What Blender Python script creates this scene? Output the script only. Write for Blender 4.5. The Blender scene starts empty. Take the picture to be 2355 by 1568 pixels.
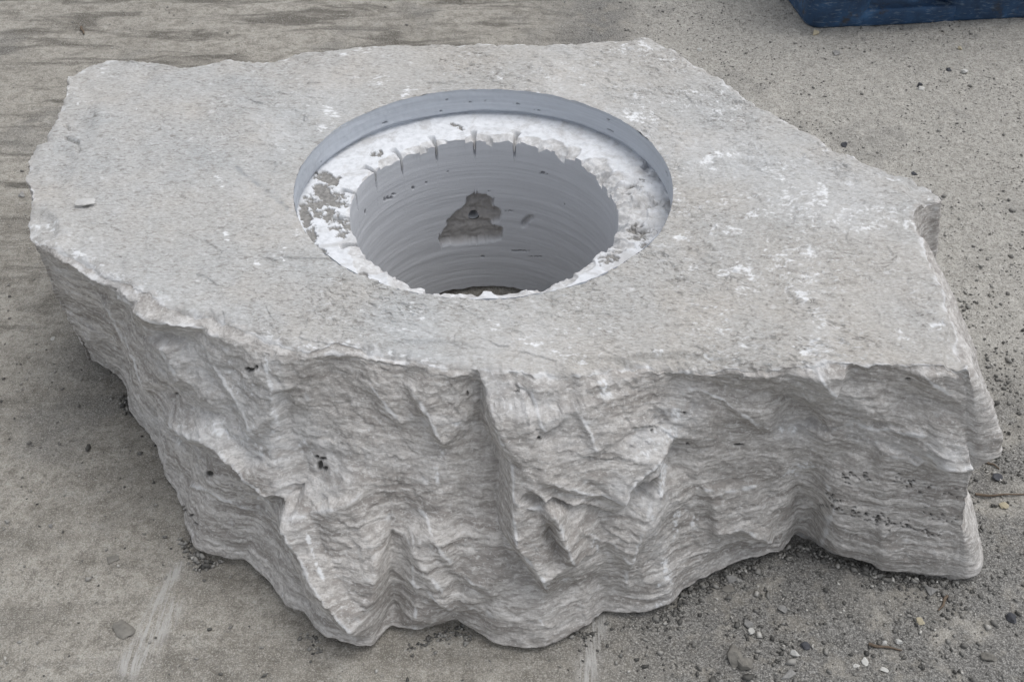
import bpy, bmesh, math, random
import numpy as np
from mathutils import Vector, Matrix
from mathutils.geometry import delaunay_2d_cdt

rng = np.random.default_rng(7)
random.seed(7)

# ------------------------------------------------------------------ camera, sky, sun, exposure
HF = math.radians(50.0)            # horizontal field of view
PITCH = math.radians(41.1)         # looking down
H = 0.4175                         # height of the stone's top face
CAM = np.array([0.0504, -1.6704, 1.4932])
scene = bpy.context.scene
cam_d = bpy.data.cameras.new("camera"); cam = bpy.data.objects.new("camera", cam_d)
scene.collection.objects.link(cam)
cam.location = CAM.tolist(); cam.rotation_euler = (math.pi / 2 - PITCH, 0, 0)
cam_d.sensor_fit = 'HORIZONTAL'; cam_d.angle = HF; cam_d.clip_start = 0.02; cam_d.clip_end = 500
scene.camera = cam

SUN_EL, SUN_AZ = math.radians(70), math.radians(74)      # azimuth from +Y towards +X
world = bpy.data.worlds.new("World"); scene.world = world; world.use_nodes = True
wn = world.node_tree.nodes; wl = world.node_tree.links; wn.clear()
w_out = wn.new("ShaderNodeOutputWorld"); w_bg = wn.new("ShaderNodeBackground")
sky = wn.new("ShaderNodeTexSky"); sky.sky_type = 'NISHITA'; sky.sun_disc = False
sky.sun_elevation = SUN_EL; sky.sun_rotation = SUN_AZ
sky.air_density = 1.0; sky.dust_density = 2.5; sky.ozone_density = 1.0; sky.altitude = 100
w_hs = wn.new("ShaderNodeHueSaturation"); w_hs.inputs['Saturation'].default_value = 0.24   # overcast: grey cloud light
wl.new(sky.outputs[0], w_hs.inputs['Color']); wl.new(w_hs.outputs[0], w_bg.inputs['Color'])
w_bg.inputs['Strength'].default_value = 0.14
wl.new(w_bg.outputs[0], w_out.inputs['Surface'])
sun_d = bpy.data.lights.new("sun", 'SUN'); sun_d.energy = 0.85; sun_d.angle = math.radians(45); sun_d.color = (1.0, 0.985, 0.965)
sun = bpy.data.objects.new("sun", sun_d); scene.collection.objects.link(sun)
sdir = Vector((math.cos(SUN_EL) * math.sin(SUN_AZ), math.cos(SUN_EL) * math.cos(SUN_AZ), math.sin(SUN_EL)))
sun.rotation_euler = sdir.to_track_quat('Z', 'Y').to_euler(); sun.location = (2, 3, 5)
scene.view_settings.view_transform = 'Standard'; scene.view_settings.look = 'None'
scene.view_settings.gamma = 1; scene.view_settings.use_curve_mapping = False
scene.view_settings.exposure = 0.38
scene.cycles.diffuse_bounces = 8; scene.cycles.max_bounces = 12

# ------------------------------------------------------------------ helpers
PW, PH = 2355.0, 1568.0                       # the photograph's measuring grid
FPX = PW / 2 / math.tan(HF / 2)
CP, SP = math.cos(PITCH), math.sin(PITCH)

def ray(px, py):
    x = (np.asarray(px, float) - PW / 2) / FPX; y = -(np.asarray(py, float) - PH / 2) / FPX
    return np.stack([x, CP + y * SP, -SP + y * CP], -1)
def on_plane(px, py, z):
    d = ray(px, py); t = (z - CAM[2]) / d[..., 2]
    return CAM + d * t[..., None]
def project(P):
    q = P - CAM
    dep = q[..., 1] * CP - q[..., 2] * SP
    up = q[..., 1] * SP + q[..., 2] * CP
    return np.stack([PW / 2 + FPX * q[..., 0] / dep, PH / 2 - FPX * up / dep], -1)

_perm = rng.permutation(256).astype(np.int32); _perm = np.concatenate([_perm, _perm, _perm])
_grad = rng.normal(size=(256, 3)); _grad /= np.linalg.norm(_grad, axis=1)[:, None]; _grad = _grad.astype(np.float32)
_g0, _g1, _g2 = (np.ascontiguousarray(_grad[:, i]) for i in range(3))
_rnd = rng.random((256, 7)).astype(np.float32)
def _h(i, j, k):
    return _perm[_perm[_perm[i & 255] + (j & 255)] + (k & 255)]
def perlin(P):
    P = np.asarray(P); sh = P.shape[:-1]; P = P.reshape(-1, 3)
    X, Y, Z = (np.ascontiguousarray(P[:, i], np.float64) for i in range(3))
    I, J, K = np.floor(X), np.floor(Y), np.floor(Z)
    X, Y, Z = ((q - f).astype(np.float32) for q, f in ((X, I), (Y, J), (Z, K)))
    I, J, K = (q.astype(np.int32) for q in (I, J, K))
    u, v, w = (f * f * f * (f * (f * 6 - 15) + 10) for f in (X, Y, Z))
    hx = [_perm[I & 255], _perm[(I + 1) & 255]]; J0, J1, K0, K1 = J & 255, (J + 1) & 255, K & 255, (K + 1) & 255
    def c(a, b, d):
        h = _perm[_perm[hx[a] + (J1 if b else J0)] + (K1 if d else K0)]
        return _g0[h] * (X - a) + _g1[h] * (Y - b) + _g2[h] * (Z - d)
    def lx(b, d):
        p = c(0, b, d); return p + u * (c(1, b, d) - p)
    def ly(d):
        p = lx(0, d); return p + v * (lx(1, d) - p)
    p = ly(0); return ((p + w * (ly(1) - p)) * np.float32(1.6)).reshape(sh)
def fbm(P, o=4, gain=0.5, lac=2.03):
    P = np.asarray(P, float); a = 1.0; s = 0; t = 0
    for i in range(o):
        s = s + a * perlin(P + 17.3 * i); t += a; a *= gain; P = P * lac
    return s / t * 1.5
def ridged(P, o=3):
    P = np.asarray(P, float); a = 1.0; s = 0; t = 0
    for i in range(o):
        s = s + a * (1 - 2 * np.abs(perlin(P + 9.1 * i))); t += a; a *= .5; P = P * 2.1
    return s / t
def worley(P, tilt=False, planar=False):
    """distance to the nearest site; with tilt, also a random plane through that site (a flake)"""
    P = np.asarray(P); sh = P.shape[:-1]; P = P.reshape(-1, 3)
    I = np.floor(P); Fr = (P - I).astype(np.float32); I = I.astype(np.int32)
    best = np.full(len(P), 9.0, np.float32); tl = np.zeros(len(P), np.float32)
    for a in (-1, 0, 1):
        for b in (-1, 0, 1):
            for c in ((0,) if planar else (-1, 0, 1)):
                h = _h(I[:, 0] + a, I[:, 1] + b, I[:, 2] + c)
                dx = a + _rnd[h, 0] - Fr[:, 0]; dy = b + _rnd[h, 1] - Fr[:, 1]; dz = 0 if planar else c + _rnd[h, 2] - Fr[:, 2]
                d = dx * dx + dy * dy + dz * dz
                m = d < best; best = np.where(m, d, best)
                if tilt: tl = np.where(m, dx * (_rnd[h, 3] - .5) + dy * (_rnd[h, 4] - .5) + dz * (_rnd[h, 5] - .5) + .35 * (_rnd[h, 6] - .5), tl)
    return np.sqrt(best).reshape(sh), (2 * tl).reshape(sh)
def conch(P, tilt=1.1, lift=.2):
    """shell-shaped fracture scoops meeting in sharp arrises: the lowest of many tilted bowls"""
    P = np.asarray(P); sh = P.shape[:-1]; P = P.reshape(-1, 3)
    I = np.floor(P); Fr = (P - I).astype(np.float32); I = I.astype(np.int32)
    best = np.full(len(P), 9.0, np.float32)
    for a in (-1, 0, 1):
        for b in (-1, 0, 1):
            for c in (-1, 0, 1):
                h = _h(I[:, 0] + a, I[:, 1] + b, I[:, 2] + c)
                dx = a + _rnd[h, 0] - Fr[:, 0]; dy = b + _rnd[h, 1] - Fr[:, 1]; dz = c + _rnd[h, 2] - Fr[:, 2]
                v = .45 * (dx * dx + dy * dy + dz * dz) + tilt * (dx * (_rnd[h, 3] - .5) + dy * (_rnd[h, 4] - .5) + dz * (_rnd[h, 5] - .5)) + lift * (_rnd[h, 6] - .5)
                best = np.minimum(best, v)
    return best.reshape(sh)
def sstep(x, a, b):
    t = np.clip((np.asarray(x) - a) / (b - a), 0, 1); return t * t * (3 - 2 * t)

def grid_mesh(name, P, mat, parent=None, close=True, attrs=None, keep=None, smooth=True):
    """P: rows x columns x 3; columns wrap when close"""
    R, C = P.shape[:2]
    idx = np.arange(R * C).reshape(R, C)
    if close: idx = np.concatenate([idx, idx[:, :1]], 1)
    q = np.stack([idx[:-1, :-1], idx[1:, :-1], idx[1:, 1:], idx[:-1, 1:]], -1)
    if keep is not None: q = q[keep]
    return quad_mesh(name, P.reshape(-1, 3), q.reshape(-1, 4), mat, parent, attrs, smooth)
def quad_mesh(name, V, F, mat, parent=None, attrs=None, smooth=True):
    me = bpy.data.meshes.new(name); k = F.shape[1]
    me.vertices.add(len(V)); me.vertices.foreach_set("co", np.ascontiguousarray(V, np.float32).ravel())
    me.loops.add(F.size); me.loops.foreach_set("vertex_index", np.ascontiguousarray(F, np.int32).ravel())
    me.polygons.add(len(F)); me.polygons.foreach_set("loop_start", np.arange(0, F.size, k, dtype=np.int32))
    me.update(calc_edges=True)
    if smooth: me.polygons.foreach_set("use_smooth", np.ones(len(me.polygons), bool))
    for nm, a in (attrs or {}).items():
        a = np.ascontiguousarray(a, np.float32)
        if a.ndim > 1 and a.shape[-1] == 3:
            at = me.attributes.new(nm, 'FLOAT_VECTOR', 'POINT'); at.data.foreach_set("vector", a.ravel())
        else:
            at = me.attributes.new(nm, 'FLOAT', 'POINT'); at.data.foreach_set("value", a.ravel())
    me.materials.append(mat)
    o = bpy.data.objects.new(name, me); scene.collection.objects.link(o)
    if parent: o.parent = parent
    return o
def tag(o, label, cat, group=None):
    o["label"] = label; o["category"] = cat
    if group: o["group"] = group
    return o
def empty(name, loc=(0, 0, 0)):
    o = bpy.data.objects.new(name, None); scene.collection.objects.link(o); o.location = loc; o.empty_display_size = .1
    return o

# ------------------------------------------------------------------ materials
class NT:
    def __init__(s, name):
        s.m = bpy.data.materials.new(name); s.m.use_nodes = True
        s.n = s.m.node_tree.nodes; s.l = s.m.node_tree.links; s.n.clear()
        s.out = s.n.new("ShaderNodeOutputMaterial"); s.b = s.n.new("ShaderNodeBsdfPrincipled")
        s.l.new(s.b.outputs[0], s.out.inputs[0])
        s.co = s.n.new("ShaderNodeTexCoord").outputs['Object']
    def link(s, a, b): s.l.new(a, b)
    def mapping(s, scale, rot=(0, 0, 0), vec=None):
        m = s.n.new("ShaderNodeMapping"); m.inputs['Scale'].default_value = scale; m.inputs['Rotation'].default_value = rot
        s.link(vec or s.co, m.inputs[0]); return m.outputs[0]
    def noise(s, scale, detail=4, rough=.55, vec=None, dist=0.0):
        t = s.n.new("ShaderNodeTexNoise"); t.inputs['Scale'].default_value = scale
        t.inputs['Detail'].default_value = detail; t.inputs['Roughness'].default_value = rough; t.inputs['Distortion'].default_value = dist
        s.link(vec or s.co, t.inputs['Vector']); return t.outputs[0]
    def voro(s, scale, vec=None, feat='F1', out='Distance'):
        t = s.n.new("ShaderNodeTexVoronoi"); t.inputs['Scale'].default_value = scale; t.feature = feat
        s.link(vec or s.co, t.inputs['Vector']); return t.outputs[out]
    def ramp(s, f, stops):
        r = s.n.new("ShaderNodeValToRGB"); e = r.color_ramp.elements
        while len(e) < len(stops): e.new(.5)
        for el, (p, c) in zip(e, stops):
            el.position = p; el.color = (c if isinstance(c, tuple) else (c, c, c)) + (1,)
        s.link(f, r.inputs[0]); return r.outputs[0]
    def mix(s, f, a, b, mode='MIX'):
        m = s.n.new("ShaderNodeMix"); m.data_type = 'RGBA'; m.blend_type = mode; m.clamp_factor = True
        for v, i in ((f, 0), (a, 6), (b, 7)):
            if isinstance(v, tuple): m.inputs[i].default_value = v + (1,)
            elif isinstance(v, (int, float)): m.inputs[i].default_value = v
            else: s.link(v, m.inputs[i])
        return m.outputs[2]
    def math(s, op, a, b=0.0):
        m = s.n.new("ShaderNodeMath"); m.operation = op
        for i, v in enumerate((a, b)):
            if isinstance(v, (int, float)): m.inputs[i].default_value = v
            else: s.link(v, m.inputs[i])
        return m.outputs[0]
    def attr(s, name, vec=False):
        a = s.n.new("ShaderNodeAttribute"); a.attribute_name = name; return a.outputs['Vector' if vec else 'Fac']
    def bump(s, f, dist, strength=1.0, prev=None):
        b = s.n.new("ShaderNodeBump"); b.inputs['Distance'].default_value = dist; b.inputs['Strength'].default_value = strength
        s.link(f, b.inputs['Height'])
        if prev: s.link(prev, b.inputs['Normal'])
        return b.outputs[0]
    def done(s, col, rough=.9, normal=None, spec=.25):
        if isinstance(col, tuple): s.b.inputs['Base Color'].default_value = col + (1,)
        else: s.link(col, s.b.inputs['Base Color'])
        if isinstance(rough, (int, float)): s.b.inputs['Roughness'].default_value = rough
        else: s.link(rough, s.b.inputs['Roughness'])
        s.b.inputs['Specular IOR Level'].default_value = spec
        if normal: s.link(normal, s.b.inputs['Normal'])
        return s.m

def stone_material():
    t = NT("limestone")
    side = t.attr("side"); chalk = t.attr("chalk"); pit = t.attr("pit"); L = t.attr("layer", True); smear = t.attr("smear")
    # top bedding face: pale warm grey with cool and buff clouds, short flaky flecks
    clouds = t.noise(5, 5, .6)
    top = t.ramp(clouds, [(.34, (.405, .412, .410)), (.5, (.440, .438, .428)), (.66, (.450, .430, .402))])
    flk = t.noise(1.0, 5, .62, t.mapping((75, 170, 120)), .6)
    top = t.mix(t.ramp(flk, [(.36, 1.0), (.48, 0.0)]), top, (.27, .26, .245))
    spk = t.noise(1.0, 3, .7, t.mapping((150, 290, 200)), .4)
    top = t.mix(t.ramp(t.noise(1.6, 5, .6), [(.40, 0.0), (.64, .75)]), top, (.455, .428, .39))
    rt = t.attr('rough')
    pk = t.noise(1.0, 4, .62, t.mapping((55, 105, 90)), .9)
    top = t.mix(t.math('MULTIPLY', rt, t.ramp(pk, [(.33, 1.0), (.43, 0.0)])), top, (.205, .195, .18))
    top = t.mix(t.math('MULTIPLY', rt, t.ramp(pk, [(.58, 0.0), (.70, .8)])), top, (.70, .71, .72))
    top = t.mix(t.ramp(spk, [(.36, .6), (.48, 0.0)]), top, (.30, .29, .275))
    top = t.mix(t.ramp(spk, [(.54, 0.0), (.67, .55)]), top, (.62, .622, .62))
    top = t.mix(t.ramp(t.noise(1.0, 4, .6, t.mapping((60, 120, 120)), .5), [(.58, 0.0), (.72, .3)]), top, (.60, .60, .595))
    # broken sides: thin wavy bedding layers, brown grey and pale grey
    lay = t.noise(1.0, 6, .62, L, .25)
    sd = t.ramp(lay, [(.30, (.335, .317, .298)), (.45, (.425, .408, .388)), (.58, (.48, .464, .444)), (.72, (.60, .585, .563))])
    wide = t.noise(3.5, 4, .6)
    sd = t.mix(t.ramp(wide, [(.40, .45), (.64, 0.0)]), sd, (.375, .345, .318))
    bed = t.attr('bed')
    sd = t.mix(t.ramp(bed, [(.30, .65), (.48, 0.0)]), sd, (.26, .238, .218))
    sd = t.mix(t.ramp(bed, [(.54, 0.0), (.72, .6)]), sd, (.64, .615, .585))
    fib = t.noise(1.0, 4, .7, t.mapping((6.5, 6.5, 2.6), (0, 0, 0), L), .35)
    sd = t.mix(t.ramp(fib, [(.37, .65), (.49, 0.0)]), sd, (.265, .248, .234))
    sd = t.mix(t.ramp(fib, [(.51, 0.0), (.66, .7)]), sd, (.68, .665, .645))
    grit = t.noise(190, 3, .7)
    sd = t.mix(t.ramp(grit, [(.37, .4), (.47, 0.0)]), sd, (.28, .265, .252))
    sd = t.mix(t.ramp(grit, [(.56, 0.0), (.67, .6)]), sd, (.68, .67, .655))
    dust = t.attr('dust')
    dn = t.math('MULTIPLY', dust, t.ramp(t.noise(1.0, 5, .7, t.mapping((30, 30, 60)), 1.0), [(.36, .1), (.62, 1.0)]))
    col = t.mix(side, top, sd)
    col = t.mix(dn, col, (.66, .675, .69))
    col = t.mix(smear, col, (.215, .235, .25))
    col = t.mix(chalk, col, (.80, .81, .82))
    col = t.mix(pit, col, (.06, .058, .055))  # shade inside the vugs, painted into the colour
    b = t.bump(flk, .003, .35); b = t.bump(t.math('MULTIPLY', rt, pk), .006, .5, b); b = t.bump(grit, .002, .5, b); b = t.bump(fib, .003, .6, b)
    return t.done(col, .88, b, .2)
M_STONE = stone_material()

def cut_material(name, base, lo, rings, patch=True):
    t = NT(name)
    rec = t.attr("recess"); pit = t.attr("pit")
    band = t.noise(1.0, 5, .6, t.mapping((5, 5, rings)), .3)
    col = t.ramp(band, [(.3, lo), (.52, base), (.75, tuple(min(.75, c * 1.05) for c in base))])
    col = t.mix(t.ramp(t.noise(7, 4, .6), [(.4, .25), (.65, 0.0)]), col, tuple(c * .86 for c in base))
    fine = t.noise(220, 2, .6)
    col = t.mix(t.ramp(fine, [(.58, 0.0), (.75, .25)]), col, (.46, .47, .48))
    rough = t.noise(60, 5, .65)
    col = t.mix(rec, col, t.ramp(rough, [(.3, (.32, .305, .292)), (.6, (.41, .392, .376)), (.8, (.49, .47, .452))]))
    col = t.mix(pit, col, (.05, .05, .055))
    b = t.bump(band, .002, .35); b = t.bump(fine, .0008, .3, b)
    return t.done(col, .72, b, .3)
M_RIM = cut_material("sawn_limestone", (.495, .525, .57), (.435, .46, .50), 170)
M_BORE = cut_material("cored_limestone", (.605, .616, .64), (.57, .58, .603), 260)

def ledge_material():
    t = NT("bruised_limestone")
    rough = t.attr("rough"); chip = t.attr("chip")
    fine = t.noise(70, 5, .65)
    col = t.ramp(fine, [(.3, (.56, .572, .59)), (.45, (.68, .695, .715)), (.65, (.76, .775, .80))])
    col = t.mix(t.ramp(t.noise(16, 6, .7, None, .6), [(.50, 0.0), (.64, .7)]), col, (.47, .463, .455))
    col = t.mix(chip, col, t.ramp(t.noise(55, 5, .65, None, .5), [(.3, (.40, .39, .38)), (.5, (.55, .545, .54)), (.72, (.76, .77, .78))]))
    col = t.mix(rough, col, t.ramp(t.noise(130, 4, .7), [(.3, (.17, .165, .16)), (.7, (.36, .35, .33))]))
    b = t.bump(fine, .0012, .35)
    return t.done(col, .9, b, .15)
M_LEDGE = ledge_material()

# ------------------------------------------------------------------ ground
def ground_material():
    t = NT("dusty_yard")
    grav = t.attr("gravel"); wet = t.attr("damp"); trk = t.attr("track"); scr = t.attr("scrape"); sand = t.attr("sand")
    n1 = t.noise(2.2, 6, .6); n2 = t.noise(26, 6, .68); n3 = t.noise(170, 3, .7)
    col = t.ramp(n1, [(.30, (.265, .247, .213)), (.5, (.360, .338, .296)), (.72, (.44, .415, .368))])
    col = t.mix(t.ramp(n2, [(.36, .85), (.52, 0.0)]), col, (.190, .174, .148))
    col = t.mix(t.ramp(n2, [(.55, 0.0), (.72, .6)]), col, (.42, .41, .38))
    n4 = t.noise(75, 5, .72)
    col = t.mix(t.ramp(n4, [(.37, .65), (.48, 0.0)]), col, (.185, .170, .146))
    col = t.mix(t.ramp(n4, [(.54, 0.0), (.68, .5)]), col, (.46, .44, .40))
    st = t.noise(1.0, 7, .68, t.mapping((2.6, 11, 5), (0, 0, math.radians(-9))), .8)
    col = t.mix(t.math('MULTIPLY', t.ramp(st, [(.40, 1.0), (.51, 0.0)]), trk), col, (.115, .105, .089))
    # pale sandy crust on the right with dark specks
    sd = t.ramp(t.noise(90, 5, .75), [(.34, (.27, .255, .226)), (.5, (.45, .431, .390)), (.66, (.60, .58, .535))])
    sd = t.mix(t.ramp(t.voro(120), [(.14, .9), (.28, 0.0)]), sd, (.13, .124, .113))
    col = t.mix(sand, col, sd)
    # loose dark grit
    gr = t.ramp(t.noise(240, 3, .75), [(.34, (.05, .05, .051)), (.5, (.15, .147, .14)), (.68, (.36, .355, .34))])
    col = t.mix(t.math('MULTIPLY', grav, t.ramp(t.noise(16, 5, .7), [(.36, .25), (.50, 1.0)])), col, gr)
    col = t.mix(t.ramp(n3, [(.56, 0.0), (.72, .5)]), col, (.47, .46, .435))
    col = t.mix(t.ramp(n3, [(.30, .65), (.46, 0.0)]), col, (.15, .147, .14))
    n5 = t.noise(420, 2, .7)
    col = t.mix(t.ramp(n5, [(.38, .5), (.48, 0.0)]), col, (.16, .15, .13))
    col = t.mix(t.ramp(n5, [(.53, 0.0), (.65, .6)]), col, (.52, .50, .46))
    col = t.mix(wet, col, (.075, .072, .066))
    col = t.mix(t.math('MULTIPLY', scr, t.ramp(t.noise(1.0, 4, .7, t.mapping((160, 14, 20), (0, 0, math.radians(-14)))), [(.42, 0.0), (.6, 1.0)])), col, (.46, .45, .43))
    b = t.bump(n2, .014, .6); b = t.bump(n3, .004, .8, b)
    return t.done(col, .95, b, .12)
M_GROUND = ground_material()

def axis(lo, hi, step, far):
    a = np.arange(lo, hi + step / 2, step); out = []; s = step; p = hi
    while p < far: s *= 1.35; p += s; out.append(p)
    pre = []; s = step; p = lo
    while p > -far: s *= 1.35; p -= s; pre.append(p)
    return np.array(pre[::-1] + list(a) + out)

def seg_mask(PX, segs):
    """soft blobs round segments given on the measuring grid"""
    m = np.zeros(PX.shape[:-1])
    for x0, y0, x1, y1, r, s in segs:
        a = np.array([x0, y0], float); d = np.array([x1 - x0, y1 - y0], float); L2 = max(d @ d, 1e-9)
        q = PX - a; t = np.clip((q @ d) / L2, 0, 1); dist = np.hypot(q[..., 0] - t * d[0], q[..., 1] - t * d[1])
        m = np.maximum(m, s * np.clip(1.5 - dist / r, 0, 1.0))
    return m

gx = axis(-1.75, 1.9, .0085, 140.0); gy = axis(-1.15, 2.9, .0085, 140.0)
GX, GY = np.meshgrid(gx, gy)
GP = np.stack([GX, GY, np.zeros_like(GX)], -1)
near = (np.abs(GX) < 3) & (GY > -2.2) & (GY < 4.5)
def ground_height(P):
    P = np.asarray(P, float)
    q = P.copy(); q[..., 2] = 0
    right = sstep(q[..., 0] + .25 * q[..., 1] + .25 * perlin(q * 1.3), .1, .7)
    rot = np.stack([q[..., 0] * .97 + q[..., 1] * .24, (q[..., 1] * .97 - q[..., 0] * .24), q[..., 2]], -1)
    z = .006 * fbm(q * 2.2, 3) + .0035 * fbm(q * 14, 3) * (.5 + right) + .0018 * perlin(q * 55) * (.3 + right)
    z += .009 * (1 - right) * np.minimum(ridged(rot * np.array([1.6, 6.5, 1]) + .35 * fbm(q * 6, 2)[..., None] + 3.3, 3) - .2, .3) + .004 * (1 - right) * fbm(q * 9 + 4, 3)
    return z - .006
gz = np.zeros(GX.shape); gz[near] = ground_height(GP[near])
fade = sstep(np.maximum(np.abs(GX) - 1.9, np.maximum(-1.3 - GY, GY - 3.0)), 0, 1.0)
GP[..., 2] = gz * (1 - fade) - .026 * sstep(.262 - np.hypot(GX, GY), 0, .012)
gpx = np.full(GX.shape + (2,), -9999.0); front = (GY > CAM[1] + .3) & near
gpx[front] = project(GP[front])
# where the loose grit, the sand crust, the wheel marks and the scrapes lie
lowq = GP * np.array([1, 1, 0])
big = fbm(lowq * 1.1 + 5, 3)
sand = sstep(GX - .55 + .16 * GY + .22 * big, -.05, .35) * sstep(GY + .25 * big, -.35, .15)
sand = np.maximum(sand, .6 * sstep(fbm(lowq * 4 + 1.7, 4), .15, .4) * sstep(GX + .2 * big, .35, .7))
grav = sstep(GX + .15 * big, .02, .35) * (1 - .8 * sand)
grav = np.maximum(grav, .45 * sstep(fbm(lowq * 3.0 + 9, 4), .2, .5))
trk = (1 - sstep(GX + .25 * big, .25, .6)) * (.35 + .65 * sstep(GY, -.2, .6))
scr = np.where(front, seg_mask(gpx, [(415, 1300, 360, 1385, 12, .9), (385, 1400, 300, 1530, 30, 1.0), (1372, 1430, 1345, 1580, 22, .9)]), 0)
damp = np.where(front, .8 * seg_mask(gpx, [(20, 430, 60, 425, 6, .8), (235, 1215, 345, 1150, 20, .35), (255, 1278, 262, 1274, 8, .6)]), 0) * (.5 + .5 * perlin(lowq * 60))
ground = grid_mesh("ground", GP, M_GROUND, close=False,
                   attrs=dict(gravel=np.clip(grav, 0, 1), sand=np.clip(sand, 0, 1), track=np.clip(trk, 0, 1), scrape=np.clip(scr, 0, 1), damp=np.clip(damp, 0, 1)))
ground["kind"] = "structure"

# ------------------------------------------------------------------ the fire pit stone: outline on the top face and at the ground
R_OUT, R_IN, LEDGE = 0.337, 0.2450, 0.0584
# keys run counter-clockwise as seen on the picture from the left tip along the front, up the right, back along the far edge
T_FRONT = [(60,530),(85,548),(123,570),(169,587),(218,615),(282,645),(338,670),(377,698),(447,719),(486,719),(550,749),(599,769),(652,788),(701,802),(750,793),(772,788),(829,795),(856,805),(934,811),(990,837),(1054,839),(1089,842),(1145,849),(1194,853),(1226,867),(1258,856),(1335,862),(1364,849),(1441,832),(1504,833),(1565,837),(1626,840),(1679,842),(1763,842),(1832,839),(1912,836),(2007,838),(2080,836),(2122,840),(2183,834),(2227,851)]
T_BACK = [(2218,815),(2207,785),(2193,742),(2178,690),(2155,630),(2135,590),(2118,548),(2095,495),(2118,470),(2142,450),(2174,447),(2172,435),(2148,420),(2080,400),(2005,380),(1920,340),(1860,305),(1800,270),(1730,232),(1665,188),(1600,145),(1540,108),(1500,86),(1470,80),(1445,77),(1385,79),(1300,92),(1215,103),(1150,106),(1100,103),(1060,100),(1000,98),(900,100),(830,104),(760,113),(690,123),(640,128),(600,135),(540,133),(480,138),(400,142),(330,136),(245,130),(200,146),(155,166),(150,178),(155,184),(148,215),(130,250),(112,290),(106,310),(85,325),(68,350),(65,385),(58,410),(70,440),(72,460),(62,500)]
B_FRONT = [(207,830),(230,846),(254,855),(282,876),(292,901),(299,947),(317,978),(338,1007),(363,1030),(371,1070),(376,1105),(398,1138),(419,1184),(424,1230),(440,1272),(468,1290),(518,1295),(557,1300),(606,1337),(634,1378),(652,1409),(697,1422),(722,1455),(754,1480),(829,1497),(852,1500),(885,1464),(900,1455),(960,1466),(1020,1450),(1050,1440),(1100,1473),(1135,1492),(1210,1506),(1255,1503),(1310,1473),(1350,1447),(1390,1418),(1440,1423),(1500,1414),(1545,1402),(1561,1382),(1603,1348),(1637,1335),(1687,1314),(1740,1299),(1797,1268),(1839,1243),(1874,1259),(1923,1283),(1973,1293),(2003,1301),(2026,1320),(2091,1325),(2152,1335),(2183,1333),(2215,1341)]
KEYS = [((60,530),(207,830)),((282,645),(282,876)),((377,698),(363,1030)),((486,719),(419,1184)),((599,769),(468,1290)),((701,802),(557,1300)),((772,788),(652,1409)),((856,805),(754,1480)),((934,811),(852,1500)),((990,837),(900,1455)),((1089,842),(1050,1440)),((1145,849),(1135,1492)),((1226,867),(1255,1503)),((1335,862),(1390,1418)),((1441,832),(1545,1402)),((1565,837),(1637,1335)),((1679,842),(1740,1299)),((1832,839),(1839,1243)),((1912,836),(1923,1283)),((2007,838),(2003,1301)),((2122,840),(2091,1325)),((2227,851),(2215,1341))]
def upoly(pts, z): a = np.array(pts, float); return on_plane(a[:, 0], a[:, 1], z)[:, :2]
TF, BF, TB = upoly(T_FRONT, H), upoly(B_FRONT, 0.0), upoly(T_BACK, H)
def resample(poly, n, ends=True):
    seg = np.r_[0, np.cumsum(np.hypot(*np.diff(poly, axis=0).T))]
    u = np.linspace(0, seg[-1], n, endpoint=ends)
    return np.stack([np.interp(u, seg, poly[:, i]) for i in (0, 1)], 1)
STEP = 0.0023
Tcols, Bcols = [], []
for (k0, k1) in zip(KEYS[:-1], KEYS[1:]):
    a0, a1 = T_FRONT.index(k0[0]), T_FRONT.index(k1[0]); b0, b1 = B_FRONT.index(k0[1]), B_FRONT.index(k1[1])
    lt = np.hypot(*np.diff(TF[a0:a1 + 1], axis=0).T).sum(); lb = np.hypot(*np.diff(BF[b0:b1 + 1], axis=0).T).sum()
    n = max(4, int(round((lt + lb) / 2 / STEP)))
    Tcols.append(resample(TF[a0:a1 + 1], n, False)); Bcols.append(resample(BF[b0:b1 + 1], n, False))
TFc, BFc = np.concatenate(Tcols), np.concatenate(Bcols); NF = len(TFc)
back_poly = np.concatenate([TF[-1:], TB, TF[:1]])
NB = 760
TBc = resample(back_poly, NB, False)
u = np.linspace(0, 1, NB, endpoint=False)
# the hidden far side and the right flank, which spreads a little towards the ground
def smooth_closed(a, k):
    n = len(a); f = np.fft.rfft(a, axis=0); w = np.exp(-.5 * (np.arange(f.shape[0]) * k / n * 2 * np.pi) ** 2)
    return np.fft.irfft(f * w[:, None], n, axis=0)
Tall = np.concatenate([TFc, TBc])
def normals(C, k):
    S = smooth_closed(C, k); d = np.roll(S, -1, 0) - np.roll(S, 1, 0)
    n = np.stack([d[:, 1], -d[:, 0]], 1); return n / np.linalg.norm(n, axis=1)[:, None]
nT = normals(Tall, 30)
flare = np.interp(u, [0, .04, .12, .22, .3, .5, .8, .93, 1.0], [.115, .11, .09, .05, .03, .05, .05, .01, 0])
Bback = smooth_closed(Tall, 3)[NF:] + nT[NF:] * flare[:, None]
Bcorner = BF[-1] ; w0 = np.exp(-u / .02)[:, None]; w1 = np.exp(-(1 - u) / .03)[:, None]
Bback = Bback + w0 * (Bcorner - Bback[0]) + w1 * (BF[0] - Bback[-1])
Ball = np.concatenate([BFc, Bback])
NS = NF + NB
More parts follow.
